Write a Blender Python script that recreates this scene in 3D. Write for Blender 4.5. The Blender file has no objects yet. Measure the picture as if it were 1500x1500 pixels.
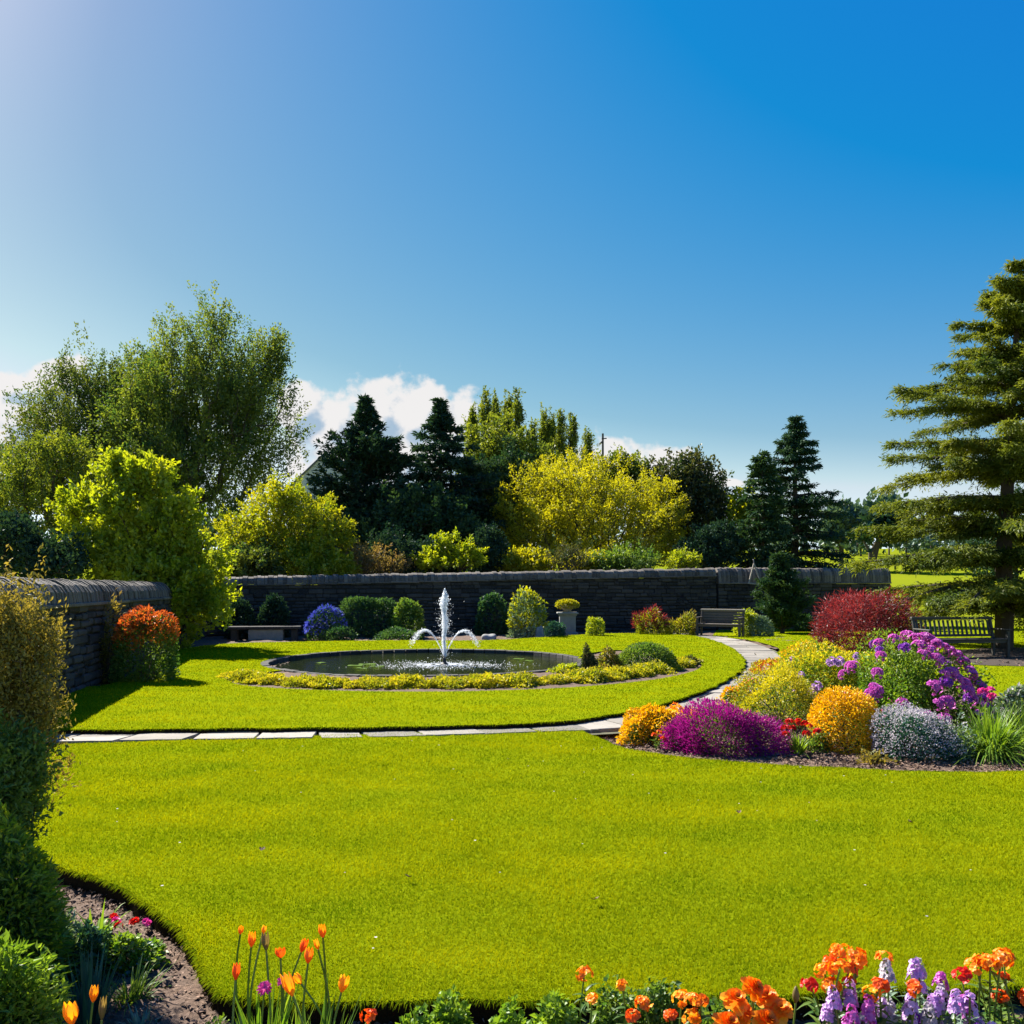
import bpy, math, random
import numpy as np
from mathutils import Vector
from mathutils.geometry import tessellate_polygon
R = math.radians
S = bpy.context.scene
COL = S.collection
rng = np.random.default_rng(7)
random.seed(7)
F, EY, HY = 1300.0, 1.65, 860.0          # focal length in photo pixels, eye height, horizon row

# ------------------------------------------------------------------ camera, sky, sun, exposure
cam = bpy.data.cameras.new('camera'); cam.sensor_width = 36; cam.lens = 36 * F / 1500
cam.shift_y = (HY - 750) / 1500; cam.clip_start = 0.05; cam.clip_end = 3000
co = bpy.data.objects.new('camera', cam); COL.objects.link(co)
co.location = (0, 0, EY); co.rotation_euler = (R(90), 0, 0); S.camera = co
SUN_AZ, SUN_EL = -47.0, 43.0
S.view_settings.view_transform = 'Standard'; S.view_settings.look = 'None'
S.view_settings.exposure = 1.6; S.view_settings.gamma = 1.0
S.view_settings.use_curve_mapping = False
S.cycles.use_denoising = True
S.cycles.max_bounces = 10; S.cycles.diffuse_bounces = 8; S.cycles.transmission_bounces = 8; S.cycles.transparent_max_bounces = 8
S.cycles.sample_clamp_indirect = 6

def ND(nt, t, **k):
    n = nt.nodes.new(t)
    for a, v in k.items():
        if a.startswith('i_'):
            key = a[2:]; key = int(key) if key.isdigit() else key
            if isinstance(v, bpy.types.NodeSocket): nt.links.new(v, n.inputs[key])
            else: n.inputs[key].default_value = v
        else: setattr(n, a, v)
    return n
def MA(nt, op, a, b=0.0, c=None, clamp=False):
    n = nt.nodes.new('ShaderNodeMath'); n.operation = op; n.use_clamp = clamp
    for i, v in enumerate((a, b) if c is None else (a, b, c)):
        if isinstance(v, bpy.types.NodeSocket): nt.links.new(v, n.inputs[i])
        else: n.inputs[i].default_value = v
    return n.outputs[0]
def MIX(nt, f, a, b, mode='MIX'):
    n = nt.nodes.new('ShaderNodeMix'); n.data_type = 'RGBA'; n.blend_type = mode
    for i, v in ((0, f), (6, a), (7, b)):
        if isinstance(v, bpy.types.NodeSocket): nt.links.new(v, n.inputs[i])
        else: n.inputs[i].default_value = (*v, 1) if isinstance(v, tuple) and len(v) == 3 else v
    return n.outputs[2]

def cloud_group():
    g = bpy.data.node_groups.new('cloud_density', 'ShaderNodeTree')
    g.interface.new_socket('Vector', in_out='INPUT', socket_type='NodeSocketVector')
    g.interface.new_socket('Value', in_out='OUTPUT', socket_type='NodeSocketFloat')
    gi = g.nodes.new('NodeGroupInput'); go = g.nodes.new('NodeGroupOutput')
    nz = ND(g, 'ShaderNodeTexNoise', i_Vector=gi.outputs[0], i_Scale=17.0, i_Detail=10.0, i_Roughness=0.56)
    blobs = [(-.205, .175, .050, .062), (-.150, .197, .052, .052), (-.115, .188, .060, .050), (-.078, .176, .060, .044),
             (-.052, .196, .026, .030), (-.185, .150, .075, .05), (-.11, .150, .10, .05), (-.035, .145, .05, .05), (-.235, .205, .03, .032),
             (-.540, .230, .075, .026), (-.555, .190, .085, .036), (-.600, .165, .120, .045), (-.66, .2, .09, .06),
             (.125, .142, .060, .030), (.165, .136, .055, .028), (.205, .128, .050, .018), (.24, .118, .03, .006)]
    best = None
    for cx, cy, rx, ry in blobs:
        s = ND(g, 'ShaderNodeVectorMath', operation='SUBTRACT'); g.links.new(gi.outputs[0], s.inputs[0]); s.inputs[1].default_value = (cx, cy, 0)
        m = ND(g, 'ShaderNodeVectorMath', operation='MULTIPLY'); g.links.new(s.outputs[0], m.inputs[0]); m.inputs[1].default_value = (1 / rx, 1 / ry, 0)
        l = ND(g, 'ShaderNodeVectorMath', operation='LENGTH'); g.links.new(m.outputs[0], l.inputs[0])
        d = MA(g, 'SUBTRACT', 1.0, l.outputs['Value'])
        best = d if best is None else MA(g, 'SMOOTH_MAX', best, d, 0.15)
    out = MA(g, 'ADD', best, MA(g, 'MULTIPLY', MA(g, 'SUBTRACT', nz.outputs[0], 0.5), 2.9))
    g.links.new(out, go.inputs[0])
    return g
def make_world():
    w = bpy.data.worlds.new('World'); S.world = w; w.use_nodes = True; nt = w.node_tree
    bg = nt.nodes['Background']; bg.inputs[1].default_value = 0.055
    sky = ND(nt, 'ShaderNodeTexSky', sky_type='NISHITA', sun_disc=False, sun_elevation=R(SUN_EL), sun_rotation=R(SUN_AZ),
             air_density=1.0, dust_density=0.6, ozone_density=5.0, altitude=800)
    hs = ND(nt, 'ShaderNodeHueSaturation', i_Saturation=1.18, i_Color=sky.outputs[0])
    # camera-like grade of the sky: red falls off faster than green, blue stays nearly constant
    se = ND(nt, 'ShaderNodeSeparateColor', i_Color=hs.outputs[0])
    glow = MA(nt, 'MULTIPLY', MA(nt, 'MAXIMUM', MA(nt, 'SUBTRACT', se.outputs[0], 1.62), 0.0), 1.15)     # aureole round the sun
    blue = MA(nt, 'ADD', MA(nt, 'MULTIPLY_ADD', MA(nt, 'MINIMUM', se.outputs[2], 14.0), .12, 3.5), MA(nt, 'MULTIPLY', glow, 1.0))
    green = MA(nt, 'MINIMUM', MA(nt, 'ADD', MA(nt, 'MULTIPLY', se.outputs[1], .91), glow), MA(nt, 'MULTIPLY', blue, .91))
    red = MA(nt, 'MINIMUM', MA(nt, 'ADD', MA(nt, 'MAXIMUM', MA(nt, 'MULTIPLY_ADD', se.outputs[0], 1.72, -1.02), .05), glow), MA(nt, 'MULTIPLY', blue, .76))
    hs = ND(nt, 'ShaderNodeCombineColor', i_0=red, i_1=green, i_2=blue)
    tc = ND(nt, 'ShaderNodeTexCoord'); sp = ND(nt, 'ShaderNodeSeparateXYZ', i_0=tc.outputs['Generated'])
    y = MA(nt, 'MAXIMUM', sp.outputs[1], 0.02)
    uv = ND(nt, 'ShaderNodeCombineXYZ', i_0=MA(nt, 'DIVIDE', sp.outputs[0], y), i_1=MA(nt, 'DIVIDE', sp.outputs[2], y))
    g = cloud_group()
    a = nt.nodes.new('ShaderNodeGroup'); a.node_tree = g; nt.links.new(uv.outputs[0], a.inputs[0])
    off = ND(nt, 'ShaderNodeVectorMath', operation='ADD', i_0=uv.outputs[0]); off.inputs[1].default_value = (-.014, .020, 0)
    b = nt.nodes.new('ShaderNodeGroup'); b.node_tree = g; nt.links.new(off.outputs[0], b.inputs[0])
    al = ND(nt, 'ShaderNodeMapRange', interpolation_type='SMOOTHSTEP', i_0=a.outputs[0], i_1=0.04, i_2=0.42).outputs[0]
    sh = ND(nt, 'ShaderNodeMapRange', interpolation_type='SMOOTHSTEP', i_0=MA(nt, 'SUBTRACT', b.outputs[0], a.outputs[0]), i_1=-0.22, i_2=0.40).outputs[0]
    ccol = MIX(nt, sh, (5.4, 5.25, 5.2), (2.3, 3.1, 4.0))
    col = MIX(nt, MA(nt, 'MULTIPLY', al, 0.96), hs.outputs[0], ccol)
    nt.links.new(col, bg.inputs[0])
make_world()
sd = Vector((math.sin(R(SUN_AZ)) * math.cos(R(SUN_EL)), math.cos(R(SUN_AZ)) * math.cos(R(SUN_EL)), math.sin(R(SUN_EL))))
sl = bpy.data.lights.new('sun', 'SUN'); sl.energy = 5.0; sl.angle = R(0.53); sl.color = (1, .94, .84)
so = bpy.data.objects.new('sun', sl); COL.objects.link(so); so.rotation_euler = sd.to_track_quat('Z', 'Y').to_euler(); so.location = (-20, 20, 30)

# ------------------------------------------------------------------ helpers
SUNV = np.array(sd)       # leaves turn towards the light
def G(px, py, z=0.0):
    Y = (EY - z) * F / (py - HY); return ((px - 750) / F * Y, Y)
def PX(px, Y): return (px - 750) / F * Y
def PZ(py, Y): return EY - (py - HY) / F * Y
def unit(a): return a / np.maximum(np.linalg.norm(a, axis=-1, keepdims=True), 1e-9)
def rdir(n, up=0.0):
    d = unit(rng.normal(size=(n, 3))); d[:, 2] += up; return unit(d)

class MB:
    def __init__(s): s.v = []; s.t = []; s.q = []; s.tr = []; s.ng = []; s.n = 0
    def add(s, V, q=None, t=None, ng=None, tint=0.5):
        V = np.asarray(V, float).reshape(-1, 3)
        if q is not None and len(q): s.q.append(np.asarray(q, int) + s.n)
        if t is not None and len(t): s.tr.append(np.asarray(t, int) + s.n)
        if ng: s.ng += [[i + s.n for i in f] for f in ng]
        s.v.append(V); s.t.append(np.broadcast_to(np.asarray(tint, float), (len(V),)).copy()); s.n += len(V)
    def build(s, name, m, parent=None, smooth=False, off=None):
        V = np.concatenate(s.v) if s.v else np.zeros((0, 3)); T = np.concatenate(s.t) if s.t else np.zeros(0)
        if off is not None: V = V - np.asarray(off, float)
        idx = []; st = []; k = 0
        for arr, w in ((s.q, 4), (s.tr, 3)):
            if arr:
                a = np.concatenate(arr); idx.append(a.ravel()); st.append(k + np.arange(len(a)) * w); k += a.size
        for f in s.ng: idx.append(np.array(f)); st.append(np.array([k])); k += len(f)
        me = bpy.data.meshes.new(name)
        idx = np.concatenate(idx); st = np.concatenate(st)
        me.vertices.add(len(V)); me.vertices.foreach_set('co', V.astype(np.float32).ravel())
        me.loops.add(len(idx)); me.loops.foreach_set('vertex_index', idx.astype(np.int32))
        me.polygons.add(len(st)); me.polygons.foreach_set('loop_start', st.astype(np.int32))
        at = me.attributes.new('tint', 'FLOAT', 'POINT'); at.data.foreach_set('value', T.astype(np.float32))
        me.update(calc_edges=True)
        me.polygons.foreach_set('use_smooth', np.full(len(st), bool(smooth)))
        for mm in (m if isinstance(m, (list, tuple)) else [m]): me.materials.append(mm)
        o = bpy.data.objects.new(name, me); COL.objects.link(o)
        if parent is not None: o.parent = parent
        return o
    # --- primitives
    def box(s, c, sz, rot=0.0, tint=0.5, bev=0.0, M=None):
        x, y, z = [d / 2 for d in sz]
        if bev:
            b = min(bev, x * .9, y * .9, z * .9)
            P = []; 
            for (xx, yy, zz) in ((x - b, y - b, -z), (x, y, -z + b), (x, y, z - b), (x - b, y - b, z)):
                P += [(-xx, -yy, zz), (xx, -yy, zz), (xx, yy, zz), (-xx, yy, zz)]
            q = [(3, 2, 1, 0), (12, 13, 14, 15)]
            for l in range(3):
                for i in range(4): j = (i + 1) % 4; q.append((l * 4 + i, l * 4 + j, l * 4 + 4 + j, l * 4 + 4 + i))
        else:
            P = [(-x, -y, -z), (x, -y, -z), (x, y, -z), (-x, y, -z), (-x, -y, z), (x, -y, z), (x, y, z), (-x, y, z)]
            q = [(3, 2, 1, 0), (4, 5, 6, 7), (0, 1, 5, 4), (1, 2, 6, 5), (2, 3, 7, 6), (3, 0, 4, 7)]
        P = np.array(P)
        if M is not None: P = P @ np.asarray(M).T
        if rot: cc, ss = math.cos(rot), math.sin(rot); P = P @ np.array([[cc, ss, 0], [-ss, cc, 0], [0, 0, 1]])
        s.add(P + np.asarray(c, float), q, tint=tint)
    def bar(s, a, b, w, h, tint=0.5, bev=0.0):      # rectangular bar between two points
        a, b = Vector(a), Vector(b); d = b - a
        M = np.array(d.to_track_quat('X', 'Z').to_matrix())
        s.box((a + b) / 2, (d.length, w, h), M=M, tint=tint, bev=bev)
    def edges(s, A, B, ra, rb, k=5, tint=0.5):       # frusta, one per edge
        A = np.asarray(A, float); B = np.asarray(B, float); n = len(A)
        if n == 0: return
        D = unit(B - A); up = np.where(np.abs(D[:, 2:3]) > .9, np.array([[1., 0, 0]]), np.array([[0., 0, 1]]))
        U = unit(np.cross(D, up)); Wv = np.cross(D, U)
        th = np.arange(k) * 2 * np.pi / k
        c = (U[:, None] * np.cos(th)[None, :, None] + Wv[:, None] * np.sin(th)[None, :, None])
        V = np.concatenate([A[:, None] + c * np.reshape(ra, (-1, 1, 1)), B[:, None] + c * np.reshape(rb, (-1, 1, 1))], 1)
        i = np.arange(k); j = (i + 1) % k
        f = np.stack([i, j, j + k, i + k], 1)
        Q = (f[None] + (np.arange(n) * 2 * k)[:, None, None]).reshape(-1, 4)
        s.add(V, Q, tint=np.repeat(np.broadcast_to(np.asarray(tint, float), (n,)), 2 * k))
    def tube(s, pts, rad, k=8, tint=0.5, cap=True):
        pts = np.asarray(pts, float); m = len(pts); rad = np.broadcast_to(np.asarray(rad, float), (m,))
        T = unit(np.gradient(pts, axis=0)); ref = np.array([0., 0, 1]) if abs(T[0][2]) < .9 else np.array([1., 0, 0])
        U = unit(np.cross(T, ref)); Wv = np.cross(T, U); th = np.arange(k) * 2 * np.pi / k
        V = pts[:, None] + (U[:, None] * np.cos(th)[None, :, None] + Wv[:, None] * np.sin(th)[None, :, None]) * rad[:, None, None]
        i = np.arange(k); j = (i + 1) % k; f = np.stack([i, j, j + k, i + k], 1)
        Q = (f[None] + (np.arange(m - 1) * k)[:, None, None]).reshape(-1, 4)
        s.add(V, Q, ng=[list(range(k))[::-1], list(range((m - 1) * k, m * k))] if cap else None, tint=tint)
    def lathe(s, prof, k=24, c=(0, 0, 0), tint=0.5):
        th = np.arange(k) * 2 * np.pi / k
        V = np.concatenate([np.stack([r * np.cos(th), r * np.sin(th), np.full(k, z)], 1) for r, z in prof]) + np.asarray(c, float)
        i = np.arange(k); j = (i + 1) % k; f = np.stack([i, j, j + k, i + k], 1)
        Q = (f[None] + (np.arange(len(prof) - 1) * k)[:, None, None]).reshape(-1, 4)
        s.add(V, Q, ng=[list(range(k))[::-1], list(range((len(prof) - 1) * k, len(prof) * k))], tint=tint)
    def leaves(s, P, D, L, Wd, tint=0.5, flat=0.0, fold=0.18, N=None):
        n = len(P)
        if n == 0: return
        D = unit(np.asarray(D, float)); L = np.broadcast_to(np.asarray(L, float), (n,))[:, None]; Wd = np.broadcast_to(np.asarray(Wd, float), (n,))[:, None]
        if N is None: N = rdir(n) + np.array([0, 0, flat]) + .55 * SUNV
        Sd = unit(np.cross(D, N)); N = np.cross(Sd, D)
        mid = P + D * L * .42 + N * L * fold * .5
        V = np.stack([P, mid + Sd * Wd * .5, P + D * L - N * L * fold * .4, mid - Sd * Wd * .5], 1)
        Q = np.arange(n * 4).reshape(-1, 4)
        s.add(V, Q, tint=np.repeat(np.clip(np.broadcast_to(np.asarray(tint, float), (n,)), 0, 1), 4))
    def strips(s, P, D, N, L, Wd, bend=0.3, rows=5, tint=0.5, prof=None, cup=0.0, keel=0.0):
        n = len(P); D = unit(np.asarray(D, float)); N = np.asarray(N, float)
        L = np.broadcast_to(np.asarray(L, float), (n,)); Wd = np.broadcast_to(np.asarray(Wd, float), (n,)); bend = np.broadcast_to(np.asarray(bend, float), (n,))
        Sd = unit(np.cross(D, N)); N = np.cross(Sd, D); g = np.array([0, 0, -1.])
        Vs = []
        for k in range(rows):
            t = k / (rows - 1); w = prof[k] if prof else (.55 + .45 * math.sin(math.pi * min(1, t * 1.1 + .15))) * (1 - t ** 3) + .02
            c = P + D * (L * t)[:, None] + g * (bend * L * t * t)[:, None] + N * (cup * L * t * t)[:, None]
            kk = N * (keel * Wd * w)[:, None]
            Vs += [c - Sd * (Wd * w * .5)[:, None] + kk, c, c + Sd * (Wd * w * .5)[:, None] + kk]
        V = np.stack(Vs, 1)
        f = []
        for k in range(rows - 1):
            a = k * 3; f += [(a, a + 1, a + 4, a + 3), (a + 1, a + 2, a + 5, a + 4)]
        Q = (np.array(f)[None] + (np.arange(n) * rows * 3)[:, None, None]).reshape(-1, 4)
        s.add(V, Q, tint=np.repeat(np.clip(np.broadcast_to(np.asarray(tint, float), (n,)), 0, 1), rows * 3))

def tag(o, label=None, cat=None, group=None, kind=None):
    if label: o['label'] = label
    if cat: o['category'] = cat
    if group: o['group'] = group
    if kind: o['kind'] = kind
    return o
def thing(name, label, cat, loc=(0, 0, 0), group=None, rz=0.0):
    o = bpy.data.objects.new(name, None); COL.objects.link(o); o.empty_display_size = .2
    o.location = loc; o.rotation_euler = (0, 0, rz); tag(o, label, cat, group); return o
def copy_tree(o, loc, rz=None, sc=None, label=None):
    c = o.copy(); COL.objects.link(c); c.location = loc
    if rz is not None: c.rotation_euler = (0, 0, rz)
    if sc is not None: c.scale = (sc, sc, sc)
    if label: c['label'] = label
    for ch in list(o.children):
        d = ch.copy(); COL.objects.link(d); d.parent = c
        for g in list(ch.children):
            e = g.copy(); COL.objects.link(e); e.parent = d
    return c

# ------------------------------------------------------------------ materials
def newmat(name):
    m = bpy.data.materials.new(name); m.use_nodes = True; nt = m.node_tree; nt.nodes.clear()
    return m, nt, nt.nodes.new('ShaderNodeOutputMaterial')
def leafmat(name, a, b, tr=0.45, tcol=(1.25, 1.15, .45), gloss=.022, nscale=1.2, rough=.45):
    if name.split()[0] in ('leaf', 'needle'): a, b = [tuple(min(.8, v * 1.3) for v in c) for c in (a, b)]
    m, nt, out = newmat(name)
    at = ND(nt, 'ShaderNodeAttribute', attribute_name='tint'); tc = ND(nt, 'ShaderNodeTexCoord')
    nz = ND(nt, 'ShaderNodeTexNoise', i_Vector=tc.outputs['Object'], i_Scale=nscale, i_Detail=3.0)
    f = MA(nt, 'ADD', at.outputs['Fac'], MA(nt, 'MULTIPLY', MA(nt, 'SUBTRACT', nz.outputs[0], .5), .9), clamp=True)
    c = MIX(nt, f, a, b)
    d = ND(nt, 'ShaderNodeBsdfDiffuse', i_Color=c)
    t = ND(nt, 'ShaderNodeBsdfTranslucent', i_Color=MIX(nt, 1.0, c, tcol, 'MULTIPLY'))
    x = ND(nt, 'ShaderNodeMixShader', i_0=tr, i_1=d.outputs[0], i_2=t.outputs[0])
    gl = ND(nt, 'ShaderNodeBsdfGlossy', i_Color=(1, 1, 1, 1), i_Roughness=rough)
    x2 = ND(nt, 'ShaderNodeMixShader', i_0=gloss, i_1=x.outputs[0], i_2=gl.outputs[0])
    nt.links.new(x2.outputs[0], out.inputs[0]); return m
def stonemat(name, a, b, scale=4.0, rough=.85, bump=.3, c3=None, attr=True):
    m, nt, out = newmat(name)
    tc = ND(nt, 'ShaderNodeTexCoord'); at = ND(nt, 'ShaderNodeAttribute', attribute_name='tint')
    n1 = ND(nt, 'ShaderNodeTexNoise', i_Vector=tc.outputs['Object'], i_Scale=scale, i_Detail=8.0, i_Roughness=.65)
    n2 = ND(nt, 'ShaderNodeTexNoise', i_Vector=tc.outputs['Object'], i_Scale=scale * 7, i_Detail=4.0)
    f = MA(nt, 'ADD', MA(nt, 'MULTIPLY', MA(nt, 'SUBTRACT', n1.outputs[0], .5), 1.4), at.outputs['Fac'] if attr else .5, clamp=True)
    c = MIX(nt, f, a, b)
    if c3:
        k = ND(nt, 'ShaderNodeMapRange', i_0=n2.outputs[0], i_1=.56, i_2=.72)
        c = MIX(nt, MA(nt, 'MULTIPLY', k.outputs[0], .7), c, c3)
    bp = ND(nt, 'ShaderNodeBump', i_Strength=bump, i_Distance=.02, i_Height=MA(nt, 'ADD', n1.outputs[0], MA(nt, 'MULTIPLY', n2.outputs[0], .5)))
    p = ND(nt, 'ShaderNodeBsdfPrincipled', i_0=c, i_Roughness=rough, i_Normal=bp.outputs[0])
    nt.links.new(p.outputs[0], out.inputs[0]); return m
def lawnmat(name, a, b, soil, n=1.0):
    m, nt, out = newmat(name)
    tc = ND(nt, 'ShaderNodeTexCoord'); g = ND(nt, 'ShaderNodeNewGeometry')
    n1 = ND(nt, 'ShaderNodeTexNoise', i_Vector=tc.outputs['Object'], i_Scale=.55 * n, i_Detail=5.0, i_Roughness=.6)
    n2 = ND(nt, 'ShaderNodeTexNoise', i_Vector=tc.outputs['Object'], i_Scale=38.0 * n, i_Detail=6.0, i_Roughness=.7)
    f = MA(nt, 'ADD', MA(nt, 'MULTIPLY', n1.outputs[0], .6), MA(nt, 'MULTIPLY', n2.outputs[0], .5), clamp=True)
    c = MIX(nt, f, a, b)
    sp = ND(nt, 'ShaderNodeSeparateXYZ', i_0=g.outputs['True Normal'])
    side = MA(nt, 'LESS_THAN', sp.outputs[2], .6)
    c = MIX(nt, side, c, soil)
    bp = ND(nt, 'ShaderNodeBump', i_Strength=.8, i_Distance=.03, i_Height=n2.outputs[0])
    p = ND(nt, 'ShaderNodeBsdfPrincipled', i_0=c, i_Roughness=.9, i_Normal=bp.outputs[0], **{'i_Specular IOR Level': 0.0})
    nt.links.new(p.outputs[0], out.inputs[0]); return m
def simplemat(name, c, rough=.6, metal=0.0):
    return stonemat(name, tuple(x * .8 for x in c), tuple(min(1, x * 1.15) for x in c), 9.0, rough, .1)

GRASS_A, GRASS_B = (.095, .175, .004), (.300, .325, .004)
M = {}
M['lawn'] = lawnmat('lawn', (.12, .165, .003), (.21, .245, .004), (.022, .017, .010))
M['meadow'] = lawnmat('meadow', (.11, .15, .006), (.19, .21, .012), (.10, .13, .006), .15)
M['blade'] = leafmat('grass blade', GRASS_A, GRASS_B, .42, (1.3, 1.15, .3), 0.0, 1.6)
M['soil'] = stonemat('soil', (.045, .027, .017), (.13, .078, .050), 9, .95, .9, (.19, .125, .088))
M['chip'] = stonemat('bark mulch', (.07, .042, .027), (.26, .165, .115), 30, .9, .4)
M['slab'] = stonemat('path slab', (.12, .108, .09), (.27, .245, .21), 3.5, .85, .25, (.13, .135, .07))
M['pathbed'] = stonemat('path bed', (.05, .055, .02), (.10, .09, .05), 8, .95, .5)
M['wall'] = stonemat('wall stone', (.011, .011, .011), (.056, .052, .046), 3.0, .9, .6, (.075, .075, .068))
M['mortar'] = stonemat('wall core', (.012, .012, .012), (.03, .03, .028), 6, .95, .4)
M['coping'] = stonemat('coping stone', (.052, .045, .038), (.15, .13, .11), 5.0, .9, .6, (.22, .20, .16))
M['bark'] = stonemat('bark', (.03, .022, .015), (.085, .065, .045), 6, .95, .7)
M['twig'] = stonemat('twig', (.05, .035, .02), (.11, .085, .05), 6, .9, .3)
M['stem'] = leafmat('green stem', (.10, .19, .015), (.18, .27, .03), .3, (1.1, 1.1, .5), .05)
L_ = leafmat
M['l_big'] = L_('leaf deep green', (.030, .080, .026), (.150, .180, .020), .52)
M['l_bigdark'] = L_('leaf dark olive', (.026, .068, .024), (.115, .135, .018), .46)
M['l_lime'] = L_('leaf yellow green', (.12, .19, .012), (.30, .34, .02), .55, (1.3, 1.15, .3))
M['l_gold'] = L_('leaf golden green', (.12, .18, .010), (.28, .295, .012), .54, (1.3, 1.1, .3))
M['l_olive'] = L_('leaf olive gold', (.17, .195, .010), (.33, .325, .014), .58, (1.25, 1.1, .3))
M['l_dark'] = L_('leaf blackish green', (.008, .030, .024), (.030, .062, .036), .25, gloss=.01)
M['l_yew'] = L_('leaf evergreen', (.010, .040, .026), (.045, .080, .028), .28, gloss=.01)
M['l_spruce'] = L_('needle spruce', (.010, .036, .026), (.040, .078, .036), .2, gloss=.01)
M['l_cedar'] = L_('needle cedar', (.040, .070, .014), (.165, .185, .022), .42, (1.2, 1.1, .4), .01)
M['l_poplar'] = L_('leaf poplar', (.05, .085, .012), (.17, .20, .022), .5)
M['l_brown'] = L_('leaf bronze', (.022, .050, .020), (.095, .088, .030), .35)
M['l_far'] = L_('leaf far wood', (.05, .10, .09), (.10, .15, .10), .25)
M['l_pink'] = L_('leaf pinkish', (.10, .095, .03), (.21, .14, .06), .4)
M['l_maple'] = L_('leaf dark red', (.042, .009, .014), (.215, .045, .050), .42, (1.5, .6, .5))
M['l_rust'] = L_('leaf rust', (.24, .055, .018), (.55, .20, .03), .45, (1.2, .8, .4))
M['l_brush'] = L_('leaf brown olive', (.09, .095, .018), (.27, .225, .045), .4, (1.2, 1.0, .5))
M['l_ivy'] = L_('leaf ivy', (.015, .060, .030), (.06, .12, .035), .35)
M['l_mid'] = L_('leaf mid green', (.035, .10, .022), (.14, .20, .03), .46)
M['l_bright'] = L_('leaf fresh green', (.07, .16, .012), (.19, .28, .03), .45)
M['l_grey'] = L_('leaf grey green', (.07, .13, .09), (.20, .27, .19), .3)
M['l_blue'] = L_('leaf blue green', (.014, .06, .05), (.04, .12, .09), .3)
M['l_edge'] = L_('leaf edging gold', (.16, .20, .012), (.42, .36, .02), .45, (1.2, 1.1, .4))
M['l_heath'] = L_('leaf heath lime', (.16, .19, .010), (.50, .43, .018), .45, (1.2, 1.1, .4))
M['f_gold'] = L_('petal gold', (.60, .36, .006), (.90, .62, .012), .38, (1.1, .9, .4))
M['f_orange'] = L_('petal orange', (.80, .17, .006), (.95, .42, .012), .4, (1.1, .8, .4))
M['f_red'] = L_('petal red', (.45, .010, .012), (.75, .035, .02), .35, (1.2, .6, .5))
M['f_tanger'] = L_('petal red orange', (.62, .055, .006), (.88, .20, .010), .4, (1.2, .8, .4))
M['f_tulip'] = L_('petal tulip', (.70, .10, .004), (.90, .33, .008), .45, (1.1, .8, .4), .04, 14.0)
M['f_amber'] = L_('petal amber', (.85, .30, .006), (.95, .48, .015), .45, (1.1, .9, .4))
M['f_magenta'] = L_('petal magenta', (.17, .006, .12), (.40, .020, .27), .4, (1.3, .8, 1.1))
M['f_pink'] = L_('petal pink', (.62, .02, .26), (.85, .10, .42), .4, (1.1, .8, 1.0))
M['f_violet'] = L_('petal violet', (.42, .05, .40), (.80, .24, .66), .4, (1.1, .8, 1.0))
M['f_mauve'] = L_('petal mauve', (.46, .28, .60), (.75, .52, .80), .38, (1.1, .9, 1.1))
M['f_purple'] = L_('petal purple', (.22, .04, .40), (.42, .12, .55), .38, (1.1, .8, 1.2))
M['f_white'] = L_('petal silver lilac', (.34, .31, .36), (.62, .57, .60), .35, (1, 1, 1))
M['f_blue'] = L_('petal blue', (.05, .07, .32), (.13, .16, .55), .35, (.8, .8, 1.2))
M['wood'] = stonemat('weathered wood', (.045, .036, .028), (.12, .10, .08), 14, .8, .3)
M['woodpale'] = stonemat('pale worn wood', (.22, .19, .15), (.38, .34, .28), 14, .75, .3)
M['wooddark'] = stonemat('dark stained wood', (.012, .012, .011), (.040, .038, .032), 14, .6, .3)
M['stone'] = stonemat('grey stone', (.15, .16, .16), (.30, .30, .28), 6, .85, .4, (.2, .22, .16))
M['stonewarm'] = stonemat('warm stone', (.28, .20, .12), (.46, .36, .25), 8, .85, .4)
M['render'] = stonemat('house render', (.42, .43, .46), (.52, .53, .56), 2, .9, .1)
M['slate'] = stonemat('slate', (.06, .065, .08), (.11, .115, .13), 5, .7, .2)
M['metal'] = simplemat('dark metal', (.06, .06, .065), .5)
M['leaflitter'] = stonemat('dry leaf', (.06, .035, .02), (.18, .10, .05), 20, .8, .2)

# ------------------------------------------------------------------ terrain and lawns
def hz(X, Y):
    X = np.asarray(X, float); Y = np.asarray(Y, float)
    t = np.maximum(Y - 37, 0)
    return .058 * t * (1 - np.exp(-t / 25)) + .35 * np.sin(X * .05 + Y * .03) * np.clip(t / 40, 0, 1)
def spline(pts, k=10, closed=True):
    P = np.array(pts, float); n = len(P); out = []
    for i in range(n if closed else n - 1):
        p0, p1, p2, p3 = [P[(i + d) % n] if closed else P[min(max(i + d, 0), n - 1)] for d in (-1, 0, 1, 2)]
        for t in np.arange(k) / k:
            out.append(.5 * ((2 * p1) + (-p0 + p2) * t + (2 * p0 - 5 * p1 + 4 * p2 - p3) * t * t + (-p0 + 3 * p1 - 3 * p2 + p3) * t ** 3))
    if not closed: out.append(P[-1])
    return np.array(out)
def pip(poly, P):
    x, y = P[:, 0], P[:, 1]; ins = np.zeros(len(P), bool); a = poly; b = np.roll(poly, -1, 0)
    for (x1, y1), (x2, y2) in zip(a, b):
        if y1 == y2: continue
        c = ((y1 > y) != (y2 > y)) & (x < (x2 - x1) * (y - y1) / (y2 - y1) + x1); ins ^= c
    return ins
def ragged(poly, amp):
    d = np.linalg.norm(poly - np.roll(poly, 1, 0), axis=1).cumsum()
    n = np.roll(poly, -1, 0) - np.roll(poly, 1, 0); n = unit(np.stack([n[:, 1], -n[:, 0]], 1))
    return poly + n * (amp * (np.sin(d * 7.1) + np.sin(d * 17.3 + 1) * .6 + rng.normal(size=len(d)) * .4))[:, None]
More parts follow.
